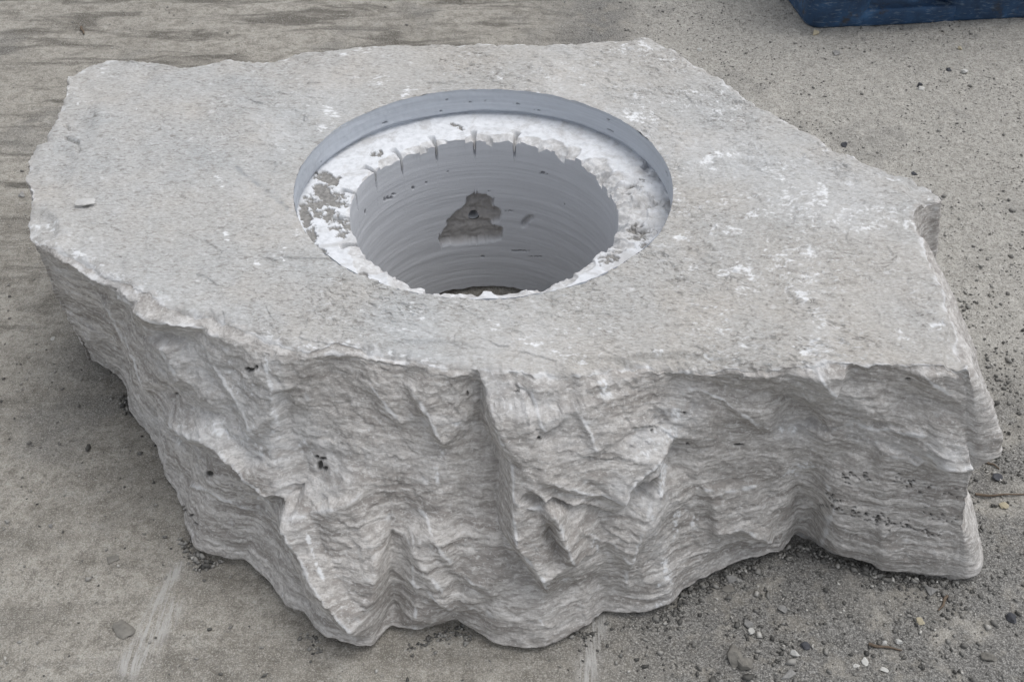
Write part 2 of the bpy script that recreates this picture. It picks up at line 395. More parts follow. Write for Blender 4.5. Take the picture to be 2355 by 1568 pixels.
# irregular broken outline
t3 = np.concatenate([Tall, np.full((NS, 1), H)], 1)
edge_j = .006 * fbm(t3 * 22, 4) + .0025 * fbm(t3 * 120, 2)
Tall = Tall + nT * edge_j[:, None]
b3 = np.concatenate([Ball, np.zeros((NS, 1))], 1)
nB = normals(Ball, 24)
Ball = Ball + nB * (.005 * fbm(b3 * 25 + 4, 3))[:, None]
isf = (np.arange(NS) < NF)[:, None]
Tsm = np.where(isf, smooth_closed(Tall, 4), smooth_closed(Tall, 1.5)); Bsm = np.where(isf, smooth_closed(Ball, 2.5), smooth_closed(Ball, 1.5))
nside = normals((Tall + Ball) / 2, 40)

# ---- ridges, scoops and steps of the broken front: (x, y, outward metres) polylines on the measuring grid
RID = [
 # left wing: overhanging lip, pale step, dark wall below
 [(70,548,.0),(105,585,-.012),(160,615,-.014),(230,660,-.018),(300,700,-.022),(370,742,-.018),(450,768,-.012)],
 [(100,590,.010),(140,622,.014),(200,648,.012),(262,680,.004)],
 [(150,690,-.010),(230,735,-.016),(300,800,-.014),(330,880,-.006)],
 [(205,780,.010),(222,815,.010),(262,850,.006)],
 # pale ridge running down from the left wing to the lower left block
 [(300,720,.000),(345,762,.014),(395,800,.020),(430,860,.018),(470,905,.014)],
 [(245,735,-.004),(285,800,.012),(330,870,.020),(352,930,.024),(362,985,.022)],
 [(362,940,.024),(420,975,.020),(480,1005,.022),(530,1045,.026),(562,1088,.030),(640,1135,.034)],
 [(470,920,-.012),(520,940,-.018),(560,985,-.014),(600,1030,-.010)],
 [(395,1080,-.006),(470,1110,-.012),(560,1135,-.008),(630,1170,.010)],
 [(440,1180,.000),(500,1190,-.004),(580,1220,.000)],
 # vug hollow
 [(560,800,.006),(600,850,.010),(622,900,.014),(635,980,.010),(640,1040,.010)],
 [(545,850,-.012),(575,870,-.016),(590,930,-.014)],
 [(660,900,-.008),(690,1000,-.012),(720,1080,-.012),(690,1120,.000)],
 # the long ridge from the lower left block to the toe
 [(640,1135,.036),(655,1165,.034),(690,1225,.032),(720,1290,.034),(760,1365,.034),(805,1420,.030),(840,1455,.018)],
 [(600,1190,.002),(650,1270,-.002),(690,1340,.000),(740,1400,.004)],
 [(660,1130,.010),(720,1130,.006),(800,1118,.008)],
 [(760,1200,-.004),(800,1290,-.002),(845,1370,.004)],
 # valley left of the centre
 [(870,1080,-.004),(900,1150,-.020),(905,1200,-.028),(904,1280,-.028),(902,1380,-.022)],
 [(860,1230,.004),(872,1290,.012),(868,1360,.014)],
 [(920,1215,-.022),(960,1270,-.004),(1000,1320,.010),(1010,1390,.010)],
 [(800,900,-.004),(860,950,-.010),(930,990,-.012)],
 # left of the main ridge: faint diagonal steps
 [(925,870,-.006),(960,930,-.004),(990,980,.001),(1012,1012,.001)],
 [(950,960,-.013),(985,990,-.010),(1015,1030,-.010)],
 [(960,900,-.004),(1030,920,-.008),(1080,940,-.014)],
 [(1000,1120,.002),(1060,1230,.000),(1100,1330,.004),(1150,1400,.006)],
 # main step: valley line, then the ridge that overhangs it
 [(1112,872,-.030),(1106,905,-.036),(1110,950,-.038),(1128,992,-.036),(1142,1036,-.034),(1142,1100,-.032),(1140,1152,-.030),(1152,1205,-.026),(1180,1251,-.020),(1205,1286,-.016),(1230,1332,-.006)],
 [(1126,868,.008),(1122,915,.014),(1150,940,.018),(1160,970,.020),(1198,1026,.024),(1220,1064,.020)],
 [(1149,1047,-.014),(1166,1086,.012),(1175,1117,.018),(1177,1184,.020),(1191,1219,.020),(1219,1262,.016),(1232,1290,.012)],
 # hollow between the two ridges, lip and second blade
 [(1215,1070,-.010),(1265,1098,-.012),(1335,1115,-.014),(1415,1135,-.014)],
 [(1174,1102,.014),(1220,1107,.026),(1265,1128,.030),(1283,1180,.030),(1300,1270,.018)],
 [(1235,1140,-.004),(1262,1190,-.006),(1280,1240,.000),(1292,1272,.008)],
 [(1226,1110,.028),(1330,1128,.010),(1400,1145,.004)],
 # edge flakes under the rim
 [(1150,860,.004),(1180,880,.016),(1215,935,.018),(1232,960,.010)],
 [(1195,862,-.004),(1215,880,-.010),(1240,940,-.006)],
 # right shoulder: small dark face, pale spur down to the ground
 [(1416,1138,-.014),(1455,1080,-.022),(1505,1040,-.022),(1535,1015,-.018)],
 [(1430,1135,.014),(1470,1090,.022),(1530,1045,.024),(1560,985,.014),(1565,950,.008)],
 [(1530,1060,.024),(1522,1100,.026),(1505,1170,.028),(1490,1240,.026),(1480,1310,.022),(1500,1380,.012)],
 [(1380,1200,-.008),(1400,1280,-.006),(1420,1350,.000)],
 [(1590,1100,.002),(1600,1200,.004),(1620,1290,.006)],
 [(1650,1230,.010),(1700,1225,.014),(1760,1240,.012)],
 [(1680,1262,-.010),(1720,1262,-.012)],
 # right bay
 [(1560,862,-.016),(1660,872,-.024),(1760,882,-.030),(1820,905,-.034),(1880,945,-.034)],
 [(1800,858,.000),(1846,895,.006),(1875,925,.008),(1905,938,.002),(1945,908,.004)],
 [(1700,1000,-.010),(1780,980,-.018),(1850,965,-.022),(1930,965,-.014),(2030,970,-.010)],
 [(1850,985,-.006),(1945,962,.002),(2030,968,.002),(2130,985,.006)],
 [(2010,1005,-.010),(2070,1025,-.006),(2118,1045,-.004)],
 [(2125,1010,.008),(2145,1035,.016),(2190,1052,.018),(2245,1062,.010)],
 [(1960,870,-.008),(2040,880,-.010),(2090,900,-.016),(2160,920,-.018),(2200,940,-.012)],
 [(2140,1075,-.006),(2190,1090,-.006),(2230,1105,-.004)],
 [(1860,1080,-.020),(1900,1062,-.014),(1960,1068,-.006)],
 [(1845,1120,-.030),(1872,1150,-.036),(1862,1175,-.034),(1845,1215,-.024)],
 [(1905,1130,-.012),(1920,1190,-.006),(1930,1240,.000)],
 [(2020,1160,-.004),(2110,1190,-.002),(2200,1200,-.004)],
 [(2020,1260,.008),(2100,1280,.012),(2190,1290,.008)],
]
NV = 232
vv = np.linspace(0, 1, NV)
def baseline(si, v):
    e0 = np.exp(-v / .035)[..., None]; e1 = np.exp(-(1 - v) / .05)[..., None]
    xy = Tsm[si] * (1 - v)[..., None] + Bsm[si] * v[..., None] + (Tall - Tsm)[si] * e0 + (Ball - Bsm)[si] * e1
    return np.concatenate([xy, (H * (1 - v))[..., None]], -1)
cs = np.arange(0, NF, 5); cv = np.linspace(0, 1, 90)
SI, VV = np.meshgrid(cs, cv, indexing='ij')
base_c = baseline(SI, VV); nrm_c = np.concatenate([nside[SI], np.zeros(SI.shape + (1,))], -1)
VS = .55
pts, edges, val = [], [], []
for pl in RID:
    prev = None
    dense = []
    for a, b in zip(pl[:-1], pl[1:]):
        for f in (0, .5): dense.append(tuple(np.array(a) * (1 - f) + np.array(b) * f))
    dense.append(pl[-1])
    for x, y, d in dense:
        q = project(base_c + nrm_c * d); e = (q[..., 0] - x) ** 2 + (q[..., 1] - y) ** 2
        k = np.unravel_index(np.argmin(e), e.shape)
        s, v = cs[k[0]] * STEP, min(max(cv[k[1]], .03), .96) * VS
        pts.append((s, v)); val.append(d)
        if prev is not None: edges.append((prev, len(pts) - 1))
        prev = len(pts) - 1
Lf = NF * STEP
border = []
fp = np.array(pts); fv = np.array(val)
for s in np.arange(.03, Lf, .045):
    for v in np.arange(.03, VS - .02, .045):
        q = (s + random.uniform(-.012, .012), v + random.uniform(-.012, .012))
        dd = np.hypot(fp[:, 0] - q[0], fp[:, 1] - q[1])
        if dd.min() < .030: continue
        k = np.argsort(dd)[:6]; w = 1 / dd[k]
        border.append((q, .25 * float((w * fv[k]).sum() / w.sum()) + random.uniform(-.003, .003)))
for s in np.linspace(-.05, Lf + .05, 34):
    border += [((s, -.005), 0.0), ((s, VS + .005), 0.0)]
for v in np.linspace(.1, .9, 4):
    border += [((-.05, v * VS), 0.0), ((Lf + .05, v * VS), .012 if v < .55 else -.01)]
for p, d in border: pts.append(p); val.append(d)
out = delaunay_2d_cdt([Vector(p) for p in pts], edges, [], 0, 1e-5)
ov, of, oorig = out[0], out[2], out[3]
oval = []
for i, o in enumerate(oorig):
    if o: oval.append(val[o[0]])
    else:
        j = min(range(len(pts)), key=lambda q: (pts[q][0] - ov[i][0]) ** 2 + (pts[q][1] - ov[i][1]) ** 2); oval.append(val[j])
ov = np.array([tuple(p) for p in ov]); oval = np.array(oval)
S2, V2 = np.meshgrid(np.arange(NS), vv)                 # rows v, columns s
basep = baseline(S2, V2)
wx = .005 * fbm(basep * 14 + 2, 3) + .003 * fbm(basep * 60, 2); wy = .005 * fbm(basep * 14 + 31, 3) + .003 * fbm(basep * 60 + 8, 2)
Ls = np.clip(S2 * STEP + wx, -.04, Lf + .04); Lv = np.clip(V2 * VS + wy, -.004, VS + .004)
macro = np.zeros(S2.shape)
fr = S2 < NF
for tri in of:
    a, b, c = ov[tri[0]], ov[tri[1]], ov[tri[2]]
    x0, x1 = min(a[0], b[0], c[0]), max(a[0], b[0], c[0]); y0, y1 = min(a[1], b[1], c[1]), max(a[1], b[1], c[1])
    c0, c1 = max(0, int((x0 - .03) / STEP)), min(NF, int((x1 + .03) / STEP) + 2)
    r0, r1 = max(0, int((y0 - .03) / VS * NV)), min(NV, int((y1 + .03) / VS * NV) + 2)
    if c1 <= c0 or r1 <= r0: continue
    X = Ls[r0:r1, c0:c1]; Y = Lv[r0:r1, c0:c1]
    det = (b[1] - c[1]) * (a[0] - c[0]) + (c[0] - b[0]) * (a[1] - c[1])
    if abs(det) < 1e-12: continue
    l0 = ((b[1] - c[1]) * (X - c[0]) + (c[0] - b[0]) * (Y - c[1])) / det
    l1 = ((c[1] - a[1]) * (X - c[0]) + (a[0] - c[0]) * (Y - c[1])) / det
    l2 = 1 - l0 - l1
    m = (l0 >= -1e-6) & (l1 >= -1e-6) & (l2 >= -1e-6)
    sub = macro[r0:r1, c0:c1]; sub[m] = (l0 * oval[tri[0]] + l1 * oval[tri[1]] + l2 * oval[tri[2]])[m]
# right flank, out of the drawn front: bulge above, hollow, foot
fu = np.clip((S2 - NF) / NB, 0, 1)
FLP = ([0, .08, .30, .38, .45, .58, .72, .82, .95, 1], [0, .020, .052, .048, .006, -.010, -.008, .016, .030, .028])
flank = np.where(S2 >= NF, np.interp(V2, *FLP) * sstep(.16 - fu, 0, .08) * sstep(fu, -.004, .010) / 0.72, 0)
macro = np.where(S2 < NF, macro * sstep((NF - S2) * STEP, -.002, .03), flank)
macro = macro * 0.72
n3 = np.concatenate([nside[S2], np.zeros(S2.shape + (1,))], -1)
mid = basep + n3 * macro[..., None]
# broken steps: a narrow face, then the raised plane easing back; (line, face width, height, reach, raised side)
STEPS = [
 ([(1112,868),(1106,910),(1112,955),(1130,1000),(1144,1040),(1144,1100),(1142,1150),(1155,1205),(1185,1255),(1215,1305),(1250,1390)], 30, .034, 170, 1),
 ([(1235,1128),(1260,1185),(1278,1235),(1297,1275)], 22, .020, 60, 1),
 ([(618,1150),(640,1190),(680,1270),(710,1350),(780,1430),(845,1480)], 42, .034, 110, 1),
 ([(362,970),(430,1010),(500,1040),(562,1105),(640,1160)], 34, .022, 80, 1),
 ([(300,700),(350,760),(395,830),(425,905)], 22, .014, 60, 1),
 ([(440,770),(500,850),(560,950),(605,1015)], 26, .013, 70, 1),
 ([(215,690),(260,760),(300,840),(330,920)], 24, .014, 60, 1),
 ([(75,562),(170,622),(282,690),(377,742),(486,772),(570,806)], 24, .014, 30, 1),
 ([(700,820),(800,822),(900,828),(1000,852),(1100,868)], 14, .008, 30, 1),
 ([(925,868),(960,930),(990,985),(1022,1035)], 16, .012, 60, 1),
 ([(835,880),(880,950),(930,1000)], 20, .008, 60, 1),
 ([(905,1170),(908,1260),(905,1350),(897,1450)], 55, .022, 150, 1),
 ([(920,1205),(960,1275),(1000,1330),(1018,1400)], 30, .014, 80, 1),
 ([(1170,1098),(1220,1106),(1275,1122)], 12, .014, 50, -1),
 ([(1210,1072),(1290,1100),(1360,1118),(1425,1142)], 24, .018, 80, 1),
 ([(1410,1142),(1455,1088),(1505,1046),(1552,1012)], 18, .016, 60, 1),
 ([(1545,985),(1526,1080),(1500,1180),(1462,1300),(1450,1380)], 26, .012, 60, -1),
 ([(1795,856),(1850,898),(1880,925),(1915,942)], 50, .026, 90, 1),
 ([(1560,850),(1680,858),(1800,866)], 18, .010, 30, 1),
 ([(1850,985),(1950,962),(2050,975),(2150,992)], 8, .008, 30, -1),
 ([(2005,1000),(2060,1020),(2120,1048)], 10, .009, 30, -1),
 ([(2122,1010),(2145,1036),(2190,1052),(2250,1060)], 10, .010, 30, -1),
 ([(2120,1070),(2190,1082),(2255,1090)], 24, .018, 60, 1),
 ([(2075,848),(2095,890),(2150,928),(2215,958)], 34, .014, 80, 1),
 ([(1635,1246),(1700,1232),(1775,1252)], 26, .018, 40, 1),
 ([(1845,1090),(1872,1140),(1866,1185),(1842,1232)], 34, .016, 90, 1),
 ([(1165,860),(1200,890),(1226,940),(1243,968)], 14, .013, 40, 1),
 ([(645,1146),(720,1142),(800,1122),(845,1108)], 10, .012, 50, -1),
 ([(910,1300),(1000,1372),(1065,1404),(1125,1402)], 26, .009, 60, 1),
 ([(1290,905),(1330,960),(1350,1010)], 16, .007, 60, 1),
 ([(1600,1105),(1680,1112),(1760,1098)], 8, .006, 40, -1),
 ([(1560,900),(1650,930),(1720,985),(1790,1000)], 18, .009, 60, 1),
 ([(420,1120),(500,1150),(600,1180)], 12, .007, 40, 1),
 ([(940,1160),(1010,1230),(1060,1300),(1130,1360)], 18, .008, 70, 1),
 ([(1310,1180),(1390,1230),(1440,1290)], 16, .008, 60, 1),
]
mpx = project(mid) + np.stack([9 * fbm(basep * 11 + 3, 3) + 3 * fbm(basep * 50, 2), 9 * fbm(basep * 11 + 23, 3) + 3 * fbm(basep * 50 + 9, 2)], -1)
crest = np.zeros(S2.shape); stepd = np.zeros(S2.shape)
for line, wid, hgt, reach, sign in STEPS:
    ln = np.array(line, float); m = 3 * reach + wid
    box = fr & (mpx[..., 0] > ln[:, 0].min() - m) & (mpx[..., 0] < ln[:, 0].max() + m) & (mpx[..., 1] > ln[:, 1].min() - m) & (mpx[..., 1] < ln[:, 1].max() + m)
    q = mpx[box]; bd = np.full(len(q), 1e9); sd = np.zeros(len(q)); tt_ = np.zeros(len(q))
    cl = np.r_[0, np.cumsum(np.hypot(*np.diff(ln, axis=0).T))]
    for i in range(len(ln) - 1):
        a, d = ln[i], ln[i + 1] - ln[i]; L_ = np.hypot(*d); r = q - a; t_ = (r @ d) / L_ ** 2; tc = np.clip(t_, 0, 1)
        di = np.hypot(r[:, 0] - tc * d[0], r[:, 1] - tc * d[1]); sg = np.sign(d[1] * r[:, 0] - d[0] * r[:, 1])
        u_ = di < bd; bd = np.where(u_, di, bd); sd = np.where(u_, sg * di, sd); tt_ = np.where(u_, (cl[i] + tc * L_) / cl[-1], tt_)
    sd = sd * sign
    tap = sstep(tt_, 0, .16) * sstep(1 - tt_, 0, .16)
    w_ = wid * (.45 + .55 * tap)
    prof = np.where(sd < 0, 0, np.where(sd < w_, sd / w_, np.clip(1 - (sd - w_) / (2.2 * reach), 0, 1)))
    stepd[box] += hgt * prof * tap
    crest[box] = np.maximum(crest[box], tap * np.exp(-((sd - w_ - 2) / 5.0) ** 2))
stepd *= sstep(V2, 0, .03) * (1 - sstep(V2, .93, 1.0)) * sstep((NF - S2) * STEP, 0, .03)
macro = macro + stepd
mid = basep + n3 * macro[..., None]
# layers: gently dipping, wavy
def layer_coord(P):
    w = .018 * fbm(P * np.array([2.2, 2.2, 3]), 3) + .004 * fbm(P * np.array([9, 9, 12]) + 6, 2)
    return P[..., 2] + .10 * P[..., 0] * sstep(P[..., 0], -.3, .6) + w
LZ = layer_coord(mid)
lay3 = np.stack([mid[..., 0] * 9, mid[..., 1] * 9, LZ * 120], -1)
calm = sstep(fbm(mid * 5 + 11, 3), -.35, .35)                 # smoother and rougher areas
wp = mid * np.array([1, 1, .8]) + .010 * np.stack([fbm(mid * 12 + i * 7, 2) for i in range(3)], -1)
wl_ = wp.copy(); wl_[..., 2] = LZ + (wp[..., 2] - mid[..., 2])
f1, t1 = worley(wl_ * np.array([9, 9, 14]), True); f2, t2 = worley(wl_ * np.array([26, 26, 60]) + 3, True); _, t5 = worley(wl_ * np.array([60, 60, 150]) + 8, True)
def beds(freq, xf, seed):
    w = LZ * freq + .9 * fbm(mid * np.array([7, 7, 14]) + seed, 3); k = np.floor(w)
    return perlin(np.stack([mid[..., 0] * xf + k * 3.7, mid[..., 1] * xf, k * 7.31 + seed], -1))
bed1, bed2, bed3 = beds(38, 5, 1.5), beds(95, 9, 4.5), beds(210, 16, 8.5)
low = (.35 + .65 * sstep(V2 + .25 * fbm(mid * 3 + 7, 2), .25, .55)) * (.45 + .55 * sstep(fbm(mid * 4.5 + 13, 3), -.35, .2))
lean = wp.copy(); lean[..., 0] += .55 * wp[..., 2]
c1 = conch(lean * np.array([6.5, 6.5, 5.0]) + 2.7); c2_ = conch(lean * np.array([17, 17, 15]) + 5.1)
disp = .018 * (c1 + .1) + .0045 * (c2_ + .1) * (.3 + .7 * calm) + .0034 * t1 * calm
disp += (.0013 * bed1 + .0016 * bed2 * (1.2 - .6 * calm) + .0011 * bed3) * low
disp += .0017 * t2 * (.15 + .85 * calm) + .0011 * t5
crk = ridged(wl_ * np.array([14, 14, 22]) + 4.4, 2)
disp -= .0016 * sstep(crk, .68, .85)
disp += .0016 * fbm(mid * 30, 4) * (.2 + calm) + .0012 * fbm(mid * 130, 2)
vfade = sstep(V2, 0, .035) * (1 - .6 * sstep(V2, .93, 1))
side_d = macro + disp * vfade
side_d -= .020 * sstep(V2, .970, 1.0)
# open vugs: rows of little holes low on the right, a few deeper ones elsewhere
spx = project(basep + n3 * side_d[..., None])
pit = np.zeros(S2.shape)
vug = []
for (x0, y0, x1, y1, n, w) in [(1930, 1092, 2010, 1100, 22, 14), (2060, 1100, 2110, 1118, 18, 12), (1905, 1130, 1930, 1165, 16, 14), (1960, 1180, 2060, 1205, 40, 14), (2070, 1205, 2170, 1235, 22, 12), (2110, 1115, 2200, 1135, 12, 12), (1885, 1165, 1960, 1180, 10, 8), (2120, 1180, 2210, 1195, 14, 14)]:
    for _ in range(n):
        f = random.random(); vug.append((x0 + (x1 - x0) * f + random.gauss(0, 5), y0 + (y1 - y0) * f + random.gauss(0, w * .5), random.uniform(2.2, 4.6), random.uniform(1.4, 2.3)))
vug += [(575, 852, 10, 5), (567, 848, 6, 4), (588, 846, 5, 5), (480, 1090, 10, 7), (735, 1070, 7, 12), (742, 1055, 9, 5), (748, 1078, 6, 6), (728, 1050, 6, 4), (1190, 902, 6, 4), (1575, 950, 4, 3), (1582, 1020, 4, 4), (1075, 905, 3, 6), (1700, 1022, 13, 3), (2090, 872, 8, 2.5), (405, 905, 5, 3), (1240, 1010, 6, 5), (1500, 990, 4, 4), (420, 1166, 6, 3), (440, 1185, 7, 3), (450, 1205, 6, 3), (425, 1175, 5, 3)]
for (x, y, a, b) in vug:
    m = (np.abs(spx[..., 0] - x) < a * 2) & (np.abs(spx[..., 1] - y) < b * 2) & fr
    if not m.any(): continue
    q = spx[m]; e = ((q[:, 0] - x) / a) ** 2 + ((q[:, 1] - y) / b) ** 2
    g = np.clip(1.35 - e, 0, 1); side_d[m] -= .0045 * g * min(1, a / 4); pit[m] = np.maximum(pit[m], np.clip(g * 1.4 - .2, 0, 1))  # dents, plus a mask that paints their inner shade
SIDE = basep + n3 * side_d[..., None]
SIDE[..., 2] += .0025 * fbm(mid * 40 + 3, 2) * vfade
SIDE[-1, :, 2] = -.03; SIDE[-2, :, 2] = -.012

# ---- the top face between the counterbore and the outline
NRT = 226
ang = np.arctan2(Tall[:, 1], Tall[:, 0])
rim_c = np.stack([np.cos(ang), np.sin(ang)], 1) * R_OUT
tt = np.linspace(0, 1, NRT)
TOP = np.zeros((NRT, NS, 3))
TOP[..., :2] = rim_c[None] * (1 - tt)[:, None, None] + Tall[None] * tt[:, None, None]
TOP[..., 2] = H
flat = TOP.copy()
edge_dist = np.hypot(*(TOP[..., :2] - Tall[None]).transpose(2, 0, 1)); rim_dist = np.hypot(TOP[..., 0], TOP[..., 1]) - R_OUT
tpx = project(flat)
z = .0045 * fbm(flat * 4.5, 3) + .0022 * fbm(flat * np.array([28, 45, 1]), 4)
rough_top = .25 + .75 * sstep(fbm(flat * 3.2 + 8, 3) + .5 * sstep(flat[..., 0], -.1, .5), -.1, .45)
fw = flat * np.array([1, 1, 0]) + .006 * np.stack([fbm(flat * 28, 3), fbm(flat * 28 + 5, 3), np.zeros(flat.shape[:2])], -1)
_, t3a = worley(fw * np.array([42, 75, 1]) + .3, True, True); _, t3b = worley(fw * np.array([100, 190, 1]) + 7.3, True, True)
_, t3c = worley(fw * np.array([16, 24, 1]) + 2.3, True, True)
patchy = sstep(fbm(flat * 9 + 3, 3), -.3, .3)
z += .0030 * t3a * rough_top * patchy + .0017 * t3b * rough_top + .0022 * t3c
# spalled scallops along the back left edge and the far hump
for (x, y, rx, ry, dep) in [(250, 175, 120, 60, .009), (420, 165, 130, 40, .008), (150, 300, 70, 60, .007), (110, 380, 60, 70, .006), (620, 150, 110, 30, .010), (170, 235, 60, 60, .007), (2140, 430, 60, 40, .012), (1300, 92, 160, 14, .010), (1430, 82, 60, 10, .012), (80, 520, 60, 40, .010), (1560, 830, 140, 22, .010), (1400, 840, 90, 20, .006), (980, 800, 120, 20, .006), (2200, 800, 30, 60, .012)]:
    e = ((tpx[..., 0] - x) / rx) ** 2 + ((tpx[..., 1] - y) / ry) ** 2 + .35 * fbm(flat * 9, 2)
    z -= dep * sstep(1.25 - e, 0, .9)
# raised flake and crack near the left edge
e = seg_mask(tpx, [(150, 312, 178, 322, 3.0, 1.0), (178, 322, 180, 345, 2.0, .7), (147, 275, 158, 290, 3.0, .8), (158, 290, 170, 280, 3.0, .8)])
z -= .010 * e
# broken edges
z -= (.010 * np.clip(.5 + 1.1 * fbm(t3 * 18 + 4, 3), .1, 1.4))[None] * np.exp(-edge_dist / .007)
z -= (.0035 * np.clip(.3 + fbm(t3 * 30 + 14, 3), 0, 1))[None] * np.exp(-np.maximum(rim_dist, 0) / .004)
TOP[..., 2] += z
SIDE[0] = TOP[-1]
for r in range(1, 14):                                     # the side's first rows leave from the chipped edge
    w = (1 - r / 14) ** 1.5; SIDE[r, :, 2] += z[-1] * w
BODY = np.concatenate([TOP, SIDE[1:]], 0)
rows_top = NRT
side_a = np.concatenate([np.zeros((NRT, NS)), np.ones((NV - 1, NS))], 0)
side_a[:NRT] = sstep(.012 - edge_dist + .006 * fbm(flat * 60, 2), 0, .012) * .75
side_a[NRT:] = np.clip(side_a[NRT:], 0, 1)
bpx = np.concatenate([tpx, spx[1:]], 0)
chalk_top = [(865,190,890,175,16,.9),(930,220,950,205,12,.8),(750,250,765,262,18,.9),(735,290,745,300,16,.8),(640,340,650,345,10,.7),(1455,225,1490,240,20,.8),(1450,265,1500,270,24,.9),(1620,370,1690,352,14,1.),(1640,385,1660,378,10,.9),(1760,395,1800,385,18,.8),(1890,430,1895,455,14,1.),(1870,470,1900,470,12,.9),(1950,460,1960,490,16,.7),(1720,500,1780,492,12,.9),(1640,530,1700,525,14,.8),(1560,545,1580,540,12,.8),(1855,575,1865,590,14,.9),(1870,605,1900,615,18,.7),(1660,625,1720,618,14,1.),(1690,600,1660,590,14,.7),(1835,680,1855,684,12,1.),(1860,700,1890,745,18,.8),(1840,790,1900,800,26,.9),(1840,805,1850,812,10,1.),(2140,750,2170,745,12,1.),(2060,760,2080,775,18,.6),(950,710,970,735,14,.8),(930,745,950,755,16,.7),(590,600,592,606,9,1.),(520,535,522,550,8,1.),(500,410,510,425,8,.8),(650,570,652,595,8,.9),(820,715,830,720,12,.7),(1190,770,1230,790,18,.7),(1130,740,1150,760,14,.7),(1200,715,1210,718,10,.7),(1270,820,1340,828,16,.7),(1500,708,1520,712,12,.6),(1600,790,1625,800,10,.7),(1500,800,1520,810,10,.7),(1380,820,1385,812,8,.8),(230,620,290,648,16,.9),(75,520,130,545,30,.8),(165,575,215,600,12,.8),(330,660,380,690,14,.7),(600,760,640,770,10,.8),(690,795,715,800,14,.9),(780,785,850,800,10,.7),(900,805,1000,835,12,.7),(1000,740,1010,760,14,.5),(680,540,690,545,14,.7),(2000,400,2080,412,8,.7),(1660,195,1670,205,12,.7),(1400,110,1470,95,10,.7),(780,125,880,108,10,.6),(250,150,160,172,10,.6),(160,190,200,240,22,.45),(1240,175,1260,180,14,.7),(1140,165,1150,180,10,.6),(2020,700,2040,715,14,.5),(1550,630,1600,650,22,.45),(1300,690,1340,700,16,.5)]
chalk_side = [(610,830,625,900,8,.9),(625,900,635,985,10,.8),(480,985,625,1000,26,.55),(520,850,560,900,28,.5),(470,985,560,1010,16,.7),(590,1030,640,1060,14,.7),(1385,875,1392,905,15,.9),(1345,875,1348,890,6,.7),(1555,950,1545,1000,16,.95),(1535,1010,1480,1050,16,.7),(1525,1070,1520,1130,12,.9),(1555,1180,1550,1240,9,.9),(1600,1150,1598,1240,12,.55),(1530,1290,1540,1340,12,.85),(1520,1340,1515,1390,10,.7),(708,1235,720,1275,6,1.),(720,1275,742,1330,5,1.),(995,1050,1005,1090,8,.8),(1003,1090,1010,1130,5,.9),(1010,1040,1030,1065,8,.6),(1840,1072,1865,1068,9,.9),(1790,1090,1830,1085,10,.8),(1800,985,1825,988,10,.9),(1365,1230,1372,1262,8,.8),(660,1240,670,1300,8,.6),(690,1180,740,1170,12,.5),(360,960,420,985,12,.5),(1160,905,1175,950,12,.45),(1090,968,1040,975,8,.5),(900,1440,960,1450,10,.4),(1125,870,1200,880,10,.4),(1500,1010,1540,990,22,.6),(1480,1120,1500,1200,14,.4),(2230,880,2290,1010,40,.35),(1290,960,1330,1000,16,.4),(850,1490,830,1470,12,.4),(690,1010,730,1060,18,.5),(400,1010,440,1030,14,.4),(1230,1440,1250,1400,14,.4)]
cm = np.concatenate([seg_mask(tpx, chalk_top), 1.22 * np.where(fr[1:], seg_mask(spx[1:], chalk_side), 0)], 0)
q = BODY * np.array([1, 1.6, 1]); cn = fbm(q * 75, 4, .6) + .5 * fbm(q * 22 + 3, 2)
vein = ridged(q * np.array([26, 34, 26]) + .7 * fbm(q * 40, 2)[..., None], 3)
cn = .62 * cn + .62 * (vein - .15)
cn = cn + .30 * fbm(q * 190, 2)
cn = cn + .22 * fbm(q * 110 + 7, 2)
chalk = .82 * np.clip((cn + .82 * cm - .98) * 3.0, 0, 1)
# light dust freckles everywhere on the right of the top, pale bruised broken edge
fre = np.concatenate([sstep(flat[..., 0] + .35 * perlin(flat * 3), -.35, .4) * .60 * sstep(fbm(flat * 5 + 2, 3), -.25, .3), np.zeros((NV - 1, NS))], 0)
chalk = np.maximum(chalk, .75 * np.clip((cn + fre - 1.0) * 3.2, 0, 1))
ed = np.concatenate([np.exp(-edge_dist / .008), np.exp(-(V2[1:] * .45) / .004)], 0)
chalk = np.maximum(chalk, .55 * np.clip((ed * .9 + .8 * fbm(BODY * 35, 3) - .55) * 2.5, 0, 1))
DT = [(1300,200,1500,330,90,.5),(640,300,760,240,60,.5),(1600,360,1700,370,60,.6),(1780,400,1960,470,70,.6),(1150,770,1250,790,60,.5),(900,730,980,760,50,.4),(560,420,700,520,50,.35),(1850,600,1900,800,40,.35),(330,650,520,730,40,.3),(700,790,1200,840,18,.5),(100,520,260,620,40,.35)]
DS = [(400,800,560,920,60,.6),(470,980,640,1040,50,.7),(620,850,640,1060,30,.6),(650,1120,760,1110,30,.6),(700,1000,760,1080,50,.5),(1480,1020,1570,940,50,.6),(1440,1130,1510,1150,40,.5),(1240,930,1340,1000,60,.4),(1130,880,1220,950,40,.5),(1800,985,1860,990,30,.4),(1850,880,1960,915,40,.3),(2140,1030,2250,1055,30,.6),(1960,1000,2110,1040,16,.5),(950,970,1090,975,14,.5),(640,1160,700,1240,30,.35),(230,620,300,690,16,.6),(130,620,240,650,10,.5),(1500,1150,1530,1380,25,.35),(360,960,420,1000,30,.5),(850,1040,1000,1080,40,.25)]
dust = np.concatenate([.55 * seg_mask(tpx, DT), .6 * np.where(fr[1:], seg_mask(spx[1:], DS), 0)], 0)
cr = np.concatenate([np.zeros((NRT, NS)), crest[1:]], 0)
chalk = np.maximum(chalk, .55 * np.clip((.8 * cr + .8 * fbm(BODY * 40 + 5, 3) - .5) * 2.5, 0, 1))
